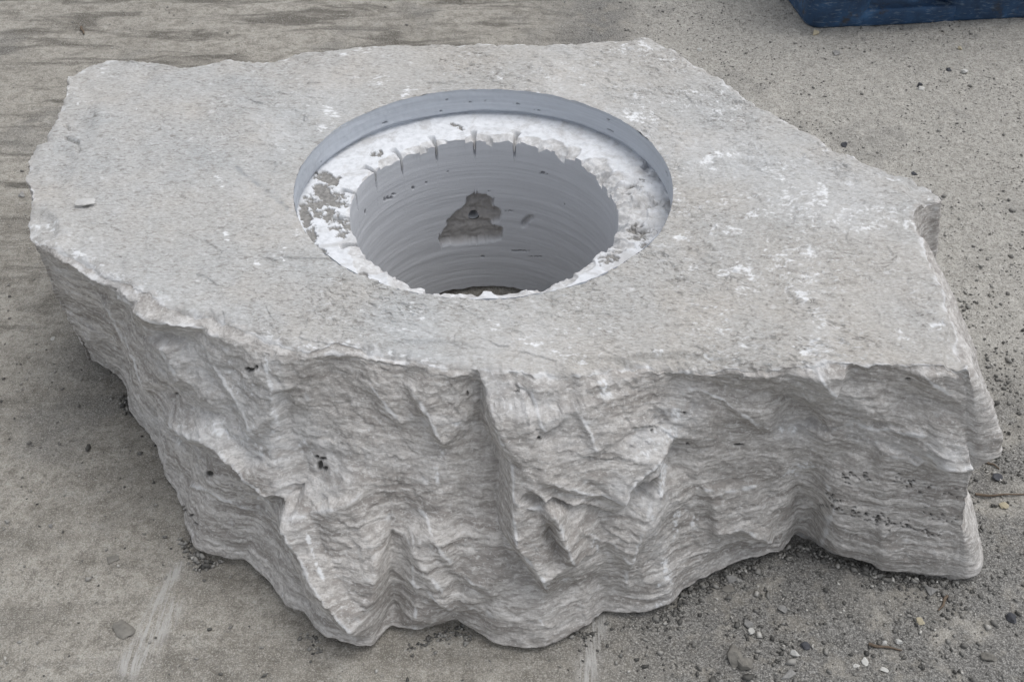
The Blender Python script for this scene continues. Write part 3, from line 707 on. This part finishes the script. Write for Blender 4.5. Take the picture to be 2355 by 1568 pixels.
smear = np.concatenate([seg_mask(tpx, [(545, 385, 660, 480, 4.5, .55), (570, 400, 640, 455, 9, .25)]) * np.clip(.55 + .8 * fbm(flat * 60, 2), 0, 1), np.zeros((NV - 1, NS))], 0)
pit_shade = np.concatenate([np.zeros((NRT, NS)), pit[1:]], 0)
bed_a = np.concatenate([np.full((NRT, NS), .5), np.clip(.5 + (.62 * bed2 + .5 * bed3 + .35 * bed1) * low, 0, 1)[1:]], 0)
LL = np.zeros(BODY.shape); LZ2 = layer_coord(BODY)
LL[..., 0] = BODY[..., 0] * 7; LL[..., 1] = BODY[..., 1] * 7; LL[..., 2] = LZ2 * 80
pit_stone = empty("fire_pit_stone")
tag(pit_stone, "huge rough limestone block with a round stepped fire pit bored through its top", "fire pit")
grid_mesh("stone_block", BODY, M_STONE, pit_stone, attrs=dict(side=side_a, chalk=chalk, pit=pit_shade, smear=smear, dust=dust, layer=LL, bed=bed_a, rough=np.concatenate([np.clip(.15 + .85 * rough_top * patchy, 0, 1), np.zeros((NV - 1, NS))], 0)))

# ---- counterbore wall, white ledge, inner bore
NA = 1500
th = np.linspace(0, 2 * np.pi, NA, endpoint=False)
cth, sth = np.cos(th), np.sin(th)
def ring(r, z):
    r = np.broadcast_to(r, np.broadcast(r, z, th[None] if np.ndim(z) == 2 else th).shape); z = np.broadcast_to(z, r.shape)
    return np.stack([r * cth, r * sth, z], -1)
# rim wall
nz = 44
zz = np.linspace(H + .0005, H - LEDGE - .016, nz)[:, None] * np.ones((1, NA))
c0 = ring(np.full((nz, NA), R_OUT), zz)
rr = R_OUT + .0012 * fbm(c0 * np.array([6, 6, 60]), 3) + .0008 * fbm(c0 * 60, 2)
rr += .010 * sstep(H - LEDGE + .012 - zz + .004 * fbm(c0 * 8, 2), 0, .010)          # saw kerf undercuts the base
rim_pit = np.zeros(zz.shape)
ztop = H + .0005 - .003 * np.clip(.3 + fbm(np.stack([cth, sth, sth * 0], -1) * 9, 3), 0, 1)
zz[0] = ztop
for _ in range(26):
    a0, z0, w, hh = random.uniform(0, 2 * math.pi), H - random.uniform(.008, LEDGE - .006), random.uniform(.004, .011), random.uniform(.0011, .002)
    da = np.abs((th - a0 + np.pi) % (2 * np.pi) - np.pi) * R_OUT
    e = (da[None] / w) ** 2 + ((zz - z0) / hh) ** 2
    g = np.clip(1.3 - e, 0, 1) * (perlin(c0 * 150) > -.15); rr += .004 * g; rim_pit = np.maximum(rim_pit, .7 * g)
rim = grid_mesh("counterbore_wall", ring(rr, zz), M_RIM, pit_stone, attrs=dict(pit=rim_pit, recess=np.zeros(zz.shape)))
# ledge
nl = 96
lt = np.linspace(0, 1, nl)[:, None]
SLOTS = [(.7 * 0, 0)]
def theta_at(px, py, z):
    p = on_plane(px, py, z); return math.atan2(p[1], p[0])
ZL = H - LEDGE
slots = [theta_at(x, y, ZL) for x, y in [(905, 345), (997, 322), (1090, 312), (1184, 318)]]
slots_l = [theta_at(x, y, ZL) for x, y in [(838, 384), (806, 440), (800, 497), (820, 556)]]
chips = [(theta_at(x, y, ZL), w, dr, dz) for x, y, w, dr, dz in
         [(1270, 340, .030, .035, .012), (1310, 345, .025, .030, .014), (1370, 385, .035, .045, .016), (1395, 410, .030, .040, .020), (1410, 440, .030, .050, .020), (1420, 490, .045, .060, .016), (1425, 530, .040, .050, .014), (1410, 560, .030, .040, .018), (1330, 610, .03, .02, .010), (1290, 640, .03, .03, .014), (1200, 665, .05, .03, .010), (960, 655, .05, .035, .012), (1040, 668, .05, .03, .012), (925, 635, .03, .03, .012), (855, 605, .035, .035, .014), (830, 575, .025, .03, .010), (985, 318, .03, .018, .008), (1100, 308, .028, .020, .010), (1160, 310, .035, .022, .008), (1230, 325, .04, .02, .008), (940, 335, .03, .014, .008), (880, 360, .03, .018, .008), (1250, 650, .03, .02, .008)]]
ri = R_IN + .0020 * fbm(np.stack([cth, sth, cth * 0], -1) * 9, 3)
c2 = np.stack([cth, sth, cth * 0], -1)
lr = (R_OUT + .012) * (1 - lt) + ri[None] * lt
P0 = ring(lr, np.full(lr.shape, ZL))
lz = ZL + .0014 * fbm(P0 * 12, 2) + .0006 * fbm(P0 * 70, 3)
d_in = lr - ri[None]
chip_a = np.zeros(lr.shape)
for a0, w, dr, dz in chips:
    da = ((th - a0 + np.pi) % (2 * np.pi) - np.pi) * R_IN
    prof = np.sqrt(np.clip(1 - (da / w) ** 2, 0, 1))
    reach = dr * prof[None] * (1 + .5 * fbm(P0 * 30 + a0, 3)) + 1e-6
    g = np.clip(1 - d_in / reach, 0, 1) ** .8 * (prof[None] > 0)
    lz -= .85 * dz * g * (.8 + .6 * fbm(P0 * 40, 3)); chip_a = np.maximum(chip_a, np.clip(g * 6, 0, 1))
# ragged lip all round
lipn = np.clip(.3 + 1.3 * fbm(c2 * 6 + 3, 3), 0, 1.2)
g = np.clip(1 - d_in / (.010 * lipn[None] + 1e-4), 0, 1); lz -= .0025 * g * lipn[None]; chip_a = np.maximum(chip_a, np.clip(g * 5, 0, .9))
# the right side and front left are broken deeper, with dark bedding showing
ar = np.abs((th - theta_at(1440, 450, ZL) + np.pi) % (2 * np.pi) - np.pi)
brk = sstep(.55 - ar, 0, .25)[None] * np.clip(.5 + fbm(P0 * 16, 3), 0, 1.2)
_, f4 = worley(P0 * np.array([30, 30, 10]), True, True); _, f4b = worley(P0 * np.array([70, 70, 10]) + 3, True, True)
lz -= brk * (.006 + .014 * f4 + .005 * f4b); chip_a = np.maximum(chip_a, np.clip(brk * 1.3 * (fbm(P0 * 30, 3) + .55), 0, 1))
lpx = project(ring(lr, lz))
rough_m = seg_mask(lpx, [(740, 405, 770, 415, 16, 1.), (740, 440, 780, 460, 22, 1.), (720, 470, 790, 520, 24, .9), (700, 480, 720, 550, 14, 1.), (715, 560, 745, 590, 12, 1.), (1040, 285, 1065, 297, 6, .9), (860, 355, 875, 350, 8, .8), (1460, 530, 1480, 545, 24, .8), (1380, 600, 1420, 590, 14, .8), (1440, 440, 1480, 420, 16, .5), (830, 625, 840, 632, 8, .6)])
rough_a = np.clip((fbm(P0 * 60, 4, .6) + 1.25 * rough_m - .75) * 5, 0, 1)
lz -= .004 * rough_a
for a0 in slots + slots_l:                                   # chisel / drill slots cut across the inner lip
    da = np.abs((th - a0 + np.pi) % (2 * np.pi) - np.pi) * R_IN
    wid = (.0016 + .0035 * np.clip(d_in / .03, 0, 1))
    g = np.clip(1.5 - da[None] / wid, 0, 1) * sstep(.034 - d_in, 0, .010)
    lz -= .018 * g; chip_a = np.maximum(chip_a, g)
    g2 = np.clip(1.2 - da[None] / (.008), 0, 1) * sstep(.016 - d_in, 0, .012); lz -= .004 * g2; chip_a = np.maximum(chip_a, g2 * .9)
lz[:6] = np.minimum(lz[:6], ZL + .004)
LEDGE_P = ring(lr, lz)
grid_mesh("ledge", LEDGE_P, M_LEDGE, pit_stone, attrs=dict(rough=rough_a, chip=chip_a))
# inner bore
nb = 170
bt = np.linspace(0, 1, nb)[:, None]
zb = lz[-1][None] * (1 - bt) + (-.016 + .004 * fbm(c2 * 7, 3))[None] * bt
B0 = ring(np.full(zb.shape, R_IN), zb)
br = ri[None] * np.exp(-(lz[-1][None] - zb) / .01) + R_IN * (1 - np.exp(-(lz[-1][None] - zb) / .01))
br = br + .0010 * fbm(B0 * np.array([4, 4, 70]), 3) * bt ** .2
for a0 in slots + slots_l:
    da = np.abs((th - a0 + np.pi) % (2 * np.pi) - np.pi) * R_IN
    br = br + .012 * np.clip(1.6 - da[None] / .0017, 0, 1) * sstep(zb - (ZL - .042), 0, .008)
bpxl = project(ring(br, zb))
def bore_hit(px, py):
    d = ray(px, py); a = d[0] ** 2 + d[1] ** 2; b = 2 * (CAM[0] * d[0] + CAM[1] * d[1]); c = CAM[0] ** 2 + CAM[1] ** 2 - R_IN ** 2
    t = (-b + math.sqrt(b * b - 4 * a * c)) / (2 * a); return CAM + d * t
def in_poly(P, poly):
    x, y = P[..., 0], P[..., 1]; r = np.zeros(x.shape, bool); n = len(poly)
    for i in range(n):
        (x0, y0), (x1, y1) = poly[i], poly[i - 1]
        c = ((y0 > y) != (y1 > y)) & (x < (x1 - x0) * (y - y0) / (y1 - y0 + 1e-12) + x0); r ^= c
    return r
SPALL = [(1075, 458), (1088, 449), (1118, 451), (1132, 464), (1126, 477), (1146, 482), (1152, 494), (1146, 506), (1130, 512), (1124, 520), (1156, 527), (1154, 548), (1108, 555), (1050, 560), (1014, 563), (1010, 552), (1020, 532), (1032, 520), (1028, 512), (1044, 496), (1066, 480), (1076, 468)]
SPALL2 = [(1197, 521), (1202, 510), (1216, 499), (1228, 497), (1220, 508), (1208, 521), (1202, 524)]
facing = sth[None] * np.ones(zb.shape) > 0
jit = np.stack([3.5 * fbm(B0 * 45, 3), 3.0 * fbm(B0 * 45 + 9, 3)], -1)
rec = (in_poly(bpxl + jit, SPALL) & facing).astype(float) + .55 * (in_poly(bpxl + jit, SPALL2) & facing)
for _ in range(3):
    rec = (rec + np.roll(rec, 1, 1) + np.roll(rec, -1, 1)) / 3
    rec = (rec + np.roll(rec, 1, 0) + np.roll(rec, -1, 0)) / 3
br = br + rec * (.013 + .006 * fbm(B0 * 38, 3) + .005 * ridged(B0 * np.array([8, 8, 40]), 2))
bpit = np.zeros(zb.shape)
for (x, y, a, b) in [(895, 455, 9, 4), (885, 458, 6, 4), (950, 432, 4, 3), (1063, 381, 5, 1.5), (1247, 398, 6, 3), (1258, 402, 3, 2), (1170, 485, 12, 1.2), (1195, 577, 22, 1.2), (1110, 590, 5, 1.5), (840, 487, 2, 5), (1150, 365, 2, 2), (1030, 395, 3, 1.5), (980, 420, 3, 2), (905, 447, 6, 2), (1120, 440, 8, 1), (1300, 470, 3, 2), (1230, 590, 16, 1)]:
    q = bpxl; m = (np.abs(q[..., 0] - x) < 2 * a) & (np.abs(q[..., 1] - y) < 2 * b) & facing
    e = ((q[..., 0] - x) / a) ** 2 + ((q[..., 1] - y) / b) ** 2
    g = np.where(m, np.clip(1.3 - e, 0, 1), 0) * (perlin(B0 * 140) > -.25); br = br + .004 * g; bpit = np.maximum(bpit, np.clip(g * .9, 0, .6))
hp = bore_hit(1090, 503); ha = math.atan2(hp[1], hp[0]); hz = hp[2]; HR = .0118
da = ((th - ha + np.pi) % (2 * np.pi) - np.pi) * R_IN
inhole = (da[None] ** 2 + (zb - hz) ** 2) < HR ** 2
idn = np.concatenate([inhole, inhole[:, :1]], 1)
kp = ~(idn[:-1, :-1] & idn[1:, :-1] & idn[1:, 1:] & idn[:-1, 1:])
bore = grid_mesh("bore_wall", ring(br, zb), M_BORE, pit_stone, attrs=dict(recess=np.clip(rec, 0, 1), pit=bpit), keep=kp)
# drilled gas-line hole
na = 48
aa = np.linspace(0, 2 * np.pi, na, endpoint=False)
prof = [(-.001, HR * 1.16), (.0005, HR * 1.02), (.012, HR), (.06, HR), (.18, HR * .98), (.1801, 0.0)]
er = np.array([math.cos(ha), math.sin(ha), 0]); et = np.array([-math.sin(ha), math.cos(ha), 0]); ez = np.array([0, 0, 1.0])
Pt = np.stack([er * (R_IN + .021 + d) + (np.cos(aa)[:, None] * et + np.sin(aa)[:, None] * ez) * r + np.array([0, 0, hz]) for d, r in prof])
hole = grid_mesh("drilled_hole", Pt, M_BORE, bore, attrs=dict(recess=np.full(Pt.shape[:2], .0), pit=np.zeros(Pt.shape[:2])))
hole["label"] = "round drilled hole in the far wall of the bore"

# ------------------------------------------------------------------ loose stones, chips, twigs
def rock_material(name, c, spread=.25):
    t = NT(name)
    n = t.noise(90, 4, .65); col = t.ramp(n, [(.3, tuple(x * (1 - spread) for x in c)), (.7, tuple(x * (1 + spread) for x in c))])
    return t.done(col, .85, t.bump(n, .0015, .5), .25)
M_PEB = dict(grey=rock_material("grey_pebble", (.27, .265, .255)), dark=rock_material("dark_pebble", (.075, .077, .085)), white=rock_material("white_pebble", (.52, .515, .49), .15),
             cream=rock_material("cream_pebble", (.45, .40, .29), .15), clod=rock_material("dirt_clod", (.20, .19, .17)), chip=rock_material("stone_chip", (.50, .495, .48), .12))
def rock_mesh(seed, sx, sy, sz, facets=13, sub=3):
    bm = bmesh.new(); bmesh.ops.create_icosphere(bm, subdivisions=sub, radius=1)
    V = np.array([v.co[:] for v in bm.verts]); r = np.random.default_rng(seed)
    for _ in range(facets):
        n = r.normal(size=3); n /= np.linalg.norm(n); h = r.uniform(.42, .8); d = V @ n - h
        V = V - np.clip(d, 0, None)[:, None] * n
    V = V * (1 + .16 * fbm(V * 1.7 + seed, 3))[:, None] * np.array([sx, sy, sz])
    for v, c in zip(bm.verts, V): v.co = c
    return bm
def place_rock(name, label, cat, px, py, size, kind, seed, shape=(1, .75, .55), z=None, group=None, rot=None, sub=3):
    bm = rock_mesh(seed, size * shape[0], size * shape[1], size * shape[2], sub=sub)
    me = bpy.data.meshes.new(name); bm.to_mesh(me); bm.free(); me.materials.append(M_PEB[kind])
    o = bpy.data.objects.new(name, me); scene.collection.objects.link(o)
    p = on_plane(px, py, 0.0 if z is None else z)
    g = float(ground_height(np.array([p]))[0]) if z is None else z
    o.location = (p[0], p[1], g + size * shape[2] * .42); o.rotation_euler = (0, 0, rot if rot is not None else random.uniform(0, 6.28))
    tag(o, label, cat, group); return o
# size = half length in metres (about 1150 measuring units per metre at the near ground)
ROCKS = [
 ("stone", "round grey pebble in the gravel below the right of the block", 1718, 1435, .0125, "grey"),
 ("stone", "pale pebble just below the round grey pebble in the gravel", 1727, 1453, .0095, "white"),
 ("stone", "flat grey stone touching the foot of the block near the gravel", 1689, 1329, .016, "grey"),
 ("stone", "dirt-coloured stone just below the flat grey stone at the block's foot", 1672, 1352, .013, "clod"),
 ("stone", "small pale stone wedged at the block's foot left of the flat grey stone", 1642, 1343, .007, "grey"),
 ("stone", "grey stone halfway between the block's foot and the bottom edge", 1801, 1401, .010, "grey"),
 ("clod", "largest lump of grey dirt near the bottom edge", 1685, 1516, .022, "clod"),
 ("clod", "smaller dirt lump right beside the largest lump", 1712, 1530, .019, "clod"),
 ("stone", "flat pale disc-shaped stone at the bottom edge", 1815, 1552, .015, "grey"),
 ("stone", "dark blue-grey pebble beside the white pebble in the lower gravel", 1850, 1484, .010, "dark"),
 ("stone", "white pebble in the lower gravel beside the dark pebble", 1826, 1503, .009, "white"),
 ("stone", "white pebble above the right end of the brown twig", 2069, 1472, .008, "white"),
 ("stone", "pale pebble above the left end of the brown twig", 2036, 1474, .008, "white"),
 ("stone", "slim white chip below the brown twig", 1991, 1520, .009, "white"),
 ("stone", "white chip right of the slim white chip near the bottom edge", 2032, 1538, .009, "white"),
 ("stone", "white chip left of the slim white chip near the bottom edge", 1967, 1530, .007, "white"),
 ("stone", "smooth dark pebble near the right edge below the block", 2326, 1418, .012, "dark"),
 ("stone", "cream pebble right of the block below the long brown needle", 2310, 1160, .010, "cream"),
 ("stone", "dark stone right beside the block's right corner", 2293, 1092, .013, "dark"),
 ("stone", "grey stone in front of the block's right foot", 2139, 1355, .012, "grey"),
 ("stone", "cream stone in the gravel below the right foot of the block", 2118, 1427, .010, "cream"),
 ("stone", "grey-brown stone near the bottom right corner", 2277, 1507, .014, "clod"),
 ("stone", "cream stone standing at the corner of the blue bin", 1878, 73, .018, "cream"),
 ("stone", "flat grey chip on the sand below the blue bin's corner", 1924, 119, .020, "grey"),
 ("stone", "white pebble on the sand with a dark one behind it", 2118, 200, .014, "white"),
 ("stone", "dark pebble touching the white pebble on the sand", 2116, 191, .013, "dark"),
 ("stone", "white pebble on the sand below the middle of the blue bin", 2217, 163, .013, "white"),
 ("stone", "yellowish pebble closest to the blue bin", 2208, 112, .013, "cream"),
 ("stone", "dark pebble left of the white pebble on the sand", 2182, 158, .012, "dark"),
 ("stone", "dark pebble near the far right edge of the block", 1942, 330, .014, "dark"),
 ("stone", "dark flat pebble by the block's far right corner", 2104, 396, .012, "dark"),
 ("stone", "white pebble on the ground behind the block's far edge", 1611, 107, .012, "white"),
 ("stone", "round grey pebble left of the block", 49, 448, .012, "grey"),
 ("stone", "small white pebble on the ground left of the block's dark side", 122, 776, .007, "white"),
 ("stone", "small grey pebble on the plain ground at the left edge", 115, 1208, .006, "grey"),
 ("clod", "flat crusty flake of dirt left of the pale scrape", 278, 1444, .026, "clod"),
 ("clod", "dark crusty flake of dirt between the block and the left edge", 257, 1283, .016, "clod"),
]
for i, (nm, lab, x, y, s, k) in enumerate(ROCKS):
    flat_ = (1, .62, .22) if nm == "clod" and "flake" in lab else (1, .7, .3) if "flat" in lab or "chip" in lab or "disc" in lab else (1, .78, .6)
    place_rock(nm, lab, nm, x, y, s, k, 40 + i, flat_, group="loose stones on the yard" if nm == "stone" else "dirt clods on the yard")
# the angular chip lying on the block
ch = place_rock("stone_chip", "thin angular stone chip lying on the block's top near its left end", "stone chip", 192, 472, .026, "chip", 5, (1, .62, .30), z=H + .0015, rot=.42, sub=3)
tw_m = rock_material("dry_twig", (.15, .115, .085), .3)
def twig(label, pts, r):
    P = [np.array(on_plane(x, y, 0.0)) for x, y in pts]; P = [p + np.array([0, 0, float(ground_height(np.array([p]))[0]) + r * 1.1]) for p in P]
    rings = []
    for i in range(12):
        f = i / 11 * (len(P) - 1); k = min(int(f), len(P) - 2); c = P[k] * (1 - (f - k)) + P[k + 1] * (f - k)
        d = P[k + 1] - P[k]; d /= np.linalg.norm(d); s_ = np.cross(d, [0, 0, 1]); s_ /= np.linalg.norm(s_); u_ = np.cross(s_, d)
        c = c + s_ * .0012 * math.sin(i * .7) + u_ * .0006 * math.sin(i * 1.1); rad = r * (1.1 - .6 * i / 11) * (1.15 if i in (3, 7) else 1)
        rings.append([c + (math.cos(a) * s_ + math.sin(a) * u_) * rad for a in np.linspace(0, 2 * math.pi, 6, endpoint=False)])
    o = grid_mesh("twig", np.array(rings), tw_m); tag(o, label, "twig", "dry twigs on the yard")
twig("long thin brown needle at the right edge beside the block", [(2245, 1131), (2290, 1136), (2360, 1133)], .0024)
twig("brown twig lying in the lower right gravel among white pebbles", [(1998, 1479), (2030, 1486), (2075, 1489)], .0026)
twig("short brown twig beside the block's right corner", [(2266, 1054), (2282, 1062), (2302, 1071)], .0022)
twig("short dark twig below the block's right foot pointing down", [(2180, 1366), (2170, 1385), (2160, 1402)], .0026)
twig("tiny pale stick standing out on the far left ground", [(187, 64), (190, 72), (194, 80)], .004)

# loose grit: one uncountable mass of small grains
def grit():
    N = 42000
    xs = rng.uniform(-1.7, 1.85, N * 4); ys = rng.uniform(-1.05, 2.85, N * 4)
    p = np.stack([xs, ys, np.zeros_like(xs)], -1); bg = fbm(p * 1.1 + 5, 3)
    dens = .05 + .9 * sstep(p[:, 0] + .15 * bg, .05, .4) * (.25 + .75 * sstep(fbm(p * 5 + 2, 4), -.15, .25))
    dens *= .45 + .55 * sstep(-p[:, 1], -1.0, .4)
    keep = rng.random(len(p)) < dens
    px = project(p); keep &= (px[:, 0] > -60) & (px[:, 0] < PW + 60) & (px[:, 1] > -60) & (px[:, 1] < PH + 60)
    inside = in_poly(p[:, :2], [tuple(q) for q in Ball[::12]]); keep &= ~(inside & (np.hypot(p[:, 0], p[:, 1]) > R_IN - .01))
    p = p[keep][:N]
    k = rng.integers(0, NF, 3400); off = np.abs(rng.normal(0, .012, len(k))) - .004
    foot = np.concatenate([Ball[k] + nB[k] * off[:, None] + rng.normal(0, .003, (len(k), 2)), np.zeros((len(k), 1))], 1)
    foot = foot[perlin(foot * 9) > .35 - .6 * sstep(foot[:, 0], -.3, .3)]
    p = np.concatenate([p, foot]); p[:, 2] = ground_height(p); n = len(p)
    V0 = np.array([(1, 0, 0), (-1, 0, 0), (0, 1, 0), (0, -1, 0), (0, 0, 1), (0, 0, -.5), (.6, .6, .45), (-.6, -.5, .5)])
    F0 = np.array([(0, 6, 4), (6, 2, 4), (2, 1, 4), (1, 7, 4), (7, 3, 4), (3, 0, 4), (0, 2, 6), (1, 3, 7), (2, 0, 5), (1, 2, 5), (3, 1, 5), (0, 3, 5)])
    size = np.clip(rng.lognormal(math.log(.0024), .45, n), .001, .009) * (1 - .3 * sstep(p[:, 1], 0, .8))
    sc = size[:, None] * rng.uniform(.6, 1.2, (n, 3)) * np.array([1, 1, .75]); a = rng.uniform(0, 6.28, n)
    V = V0[None] * (1 + .25 * rng.normal(size=(n, 8, 1))) * sc[:, None]
    ca, sa = np.cos(a)[:, None], np.sin(a)[:, None]
    V = np.stack([V[..., 0] * ca - V[..., 1] * sa, V[..., 0] * sa + V[..., 1] * ca, V[..., 2]], -1) + p[:, None] + np.array([0, 0, .35]) * size[:, None, None]
    F = (F0[None] + 8 * np.arange(n)[:, None, None]).reshape(-1, 3)
    dirt = sstep(p[:, 1], -.2, .5)
    u_ = rng.random(n); shade = np.where(u_ < .45, rng.uniform(.07, .17, n), np.where(u_ < .92, rng.uniform(.17, .34, n), rng.uniform(.4, .58, n)))
    shade = shade * (1 - dirt) + (.09 + .75 * shade) * dirt
    t = NT("grit"); s_ = t.attr("shade"); c = t.ramp(s_, [(0.0, (0.0, 0.0, 0.0)), (1.0, (1.0, .97, .90))])
    o = quad_mesh("gravel", V.reshape(-1, 3), F, t.done(c, .8, None, .3), attrs=dict(shade=np.repeat(shade, 8)), smooth=False)
    o["kind"] = "stuff"; o["label"] = "fine loose grit strewn over the yard, thickest at the lower right"; o["category"] = "gravel"
grit()

# ------------------------------------------------------------------ blue bin at the far right
def pallet():
    t = NT("worn_blue_paint")
    n = t.noise(9, 5, .65); col = t.ramp(n, [(.35, (.016, .036, .075)), (.55, (.026, .070, .150)), (.75, (.055, .145, .29))])
    sc = t.noise(1.0, 4, .7, t.mapping((30, 30, 160)), .4)
    col = t.mix(t.ramp(sc, [(.55, 0.0), (.68, .75)]), col, (.17, .22, .28))
    col = t.mix(t.ramp(t.noise(14, 5, .7), [(.56, 0.0), (.68, .85)]), col, (.045, .04, .035))
    M = t.done(col, .6, t.bump(sc, .002, .4), .4)
    A = on_plane(np.array(1858.), np.array(66.), 0.0); Bp = on_plane(np.array(2360.), np.array(40.), 0.0)
    ux = Bp - A; ux[2] = 0; ux /= np.linalg.norm(ux); rz = math.atan2(ux[1], ux[0])
    root = empty("pallet_bin", (A[0], A[1], 0)); root.rotation_euler = (0, 0, rz)
    tag(root, "worn dark blue bin bin standing at the far right behind the block", "pallet bin")
    def slab(name, x0, x1, y0, y1, z0, z1, rad, parent=root, seg=4, corner=None):
        bm = bmesh.new(); bmesh.ops.create_cube(bm, size=1)
        for v in bm.verts: v.co = ((x0 + x1) / 2 + v.co.x * (x1 - x0), (y0 + y1) / 2 + v.co.y * (y1 - y0), (z0 + z1) / 2 + v.co.z * (z1 - z0))
        if corner:
            ve = [e for e in bm.edges if abs(e.verts[0].co.x - e.verts[1].co.x) < 1e-6 and abs(e.verts[0].co.y - e.verts[1].co.y) < 1e-6]
            bmesh.ops.bevel(bm, geom=ve, offset=corner, segments=8, affect='EDGES', profile=.5)
        es = [e for e in bm.edges if e.is_manifold and e.calc_face_angle(0) > .6]
        bmesh.ops.bevel(bm, geom=es, offset=rad, segments=seg, affect='EDGES', profile=.5)
        me = bpy.data.meshes.new(name); bm.to_mesh(me); bm.free(); me.materials.append(M)
        me.polygons.foreach_set("use_smooth", np.ones(len(me.polygons), bool))
        o = bpy.data.objects.new(name, me); scene.collection.objects.link(o); o.parent = parent; return o
    Lx, Ly = 1.2, 1.0
    for x0, x1 in ((0, .20), (.44, .74), (1.0, 1.2)):
        slab("runner", x0, x1, 0, Ly, -.006, .150, .014, corner=.05)
    for x0, x1 in ((.15, .50), (.69, 1.05)):
        slab("bottom_board", x0, x1, .006, .13, -.008, .047, .008)
    for k in range(7):
        slab("deck_board", -.03, Lx + .03, -.045 + k * .158, .075 + k * .158, .1495, .175, .004)
    slab("added_wall", .0, Lx, -.03, -.005, .1745, .62, .004); slab("added_wall", .0, Lx, Ly - .02, Ly + .005, .1745, .62, .004)  # unseen upper walls, added to shade the bin's front and the ground
    slab("added_wall", .0, .025, -.004, Ly - .021, .1745, .62, .004); slab("added_wall", Lx - .025, Lx, -.004, Ly - .021, .1745, .62, .004)
pallet()
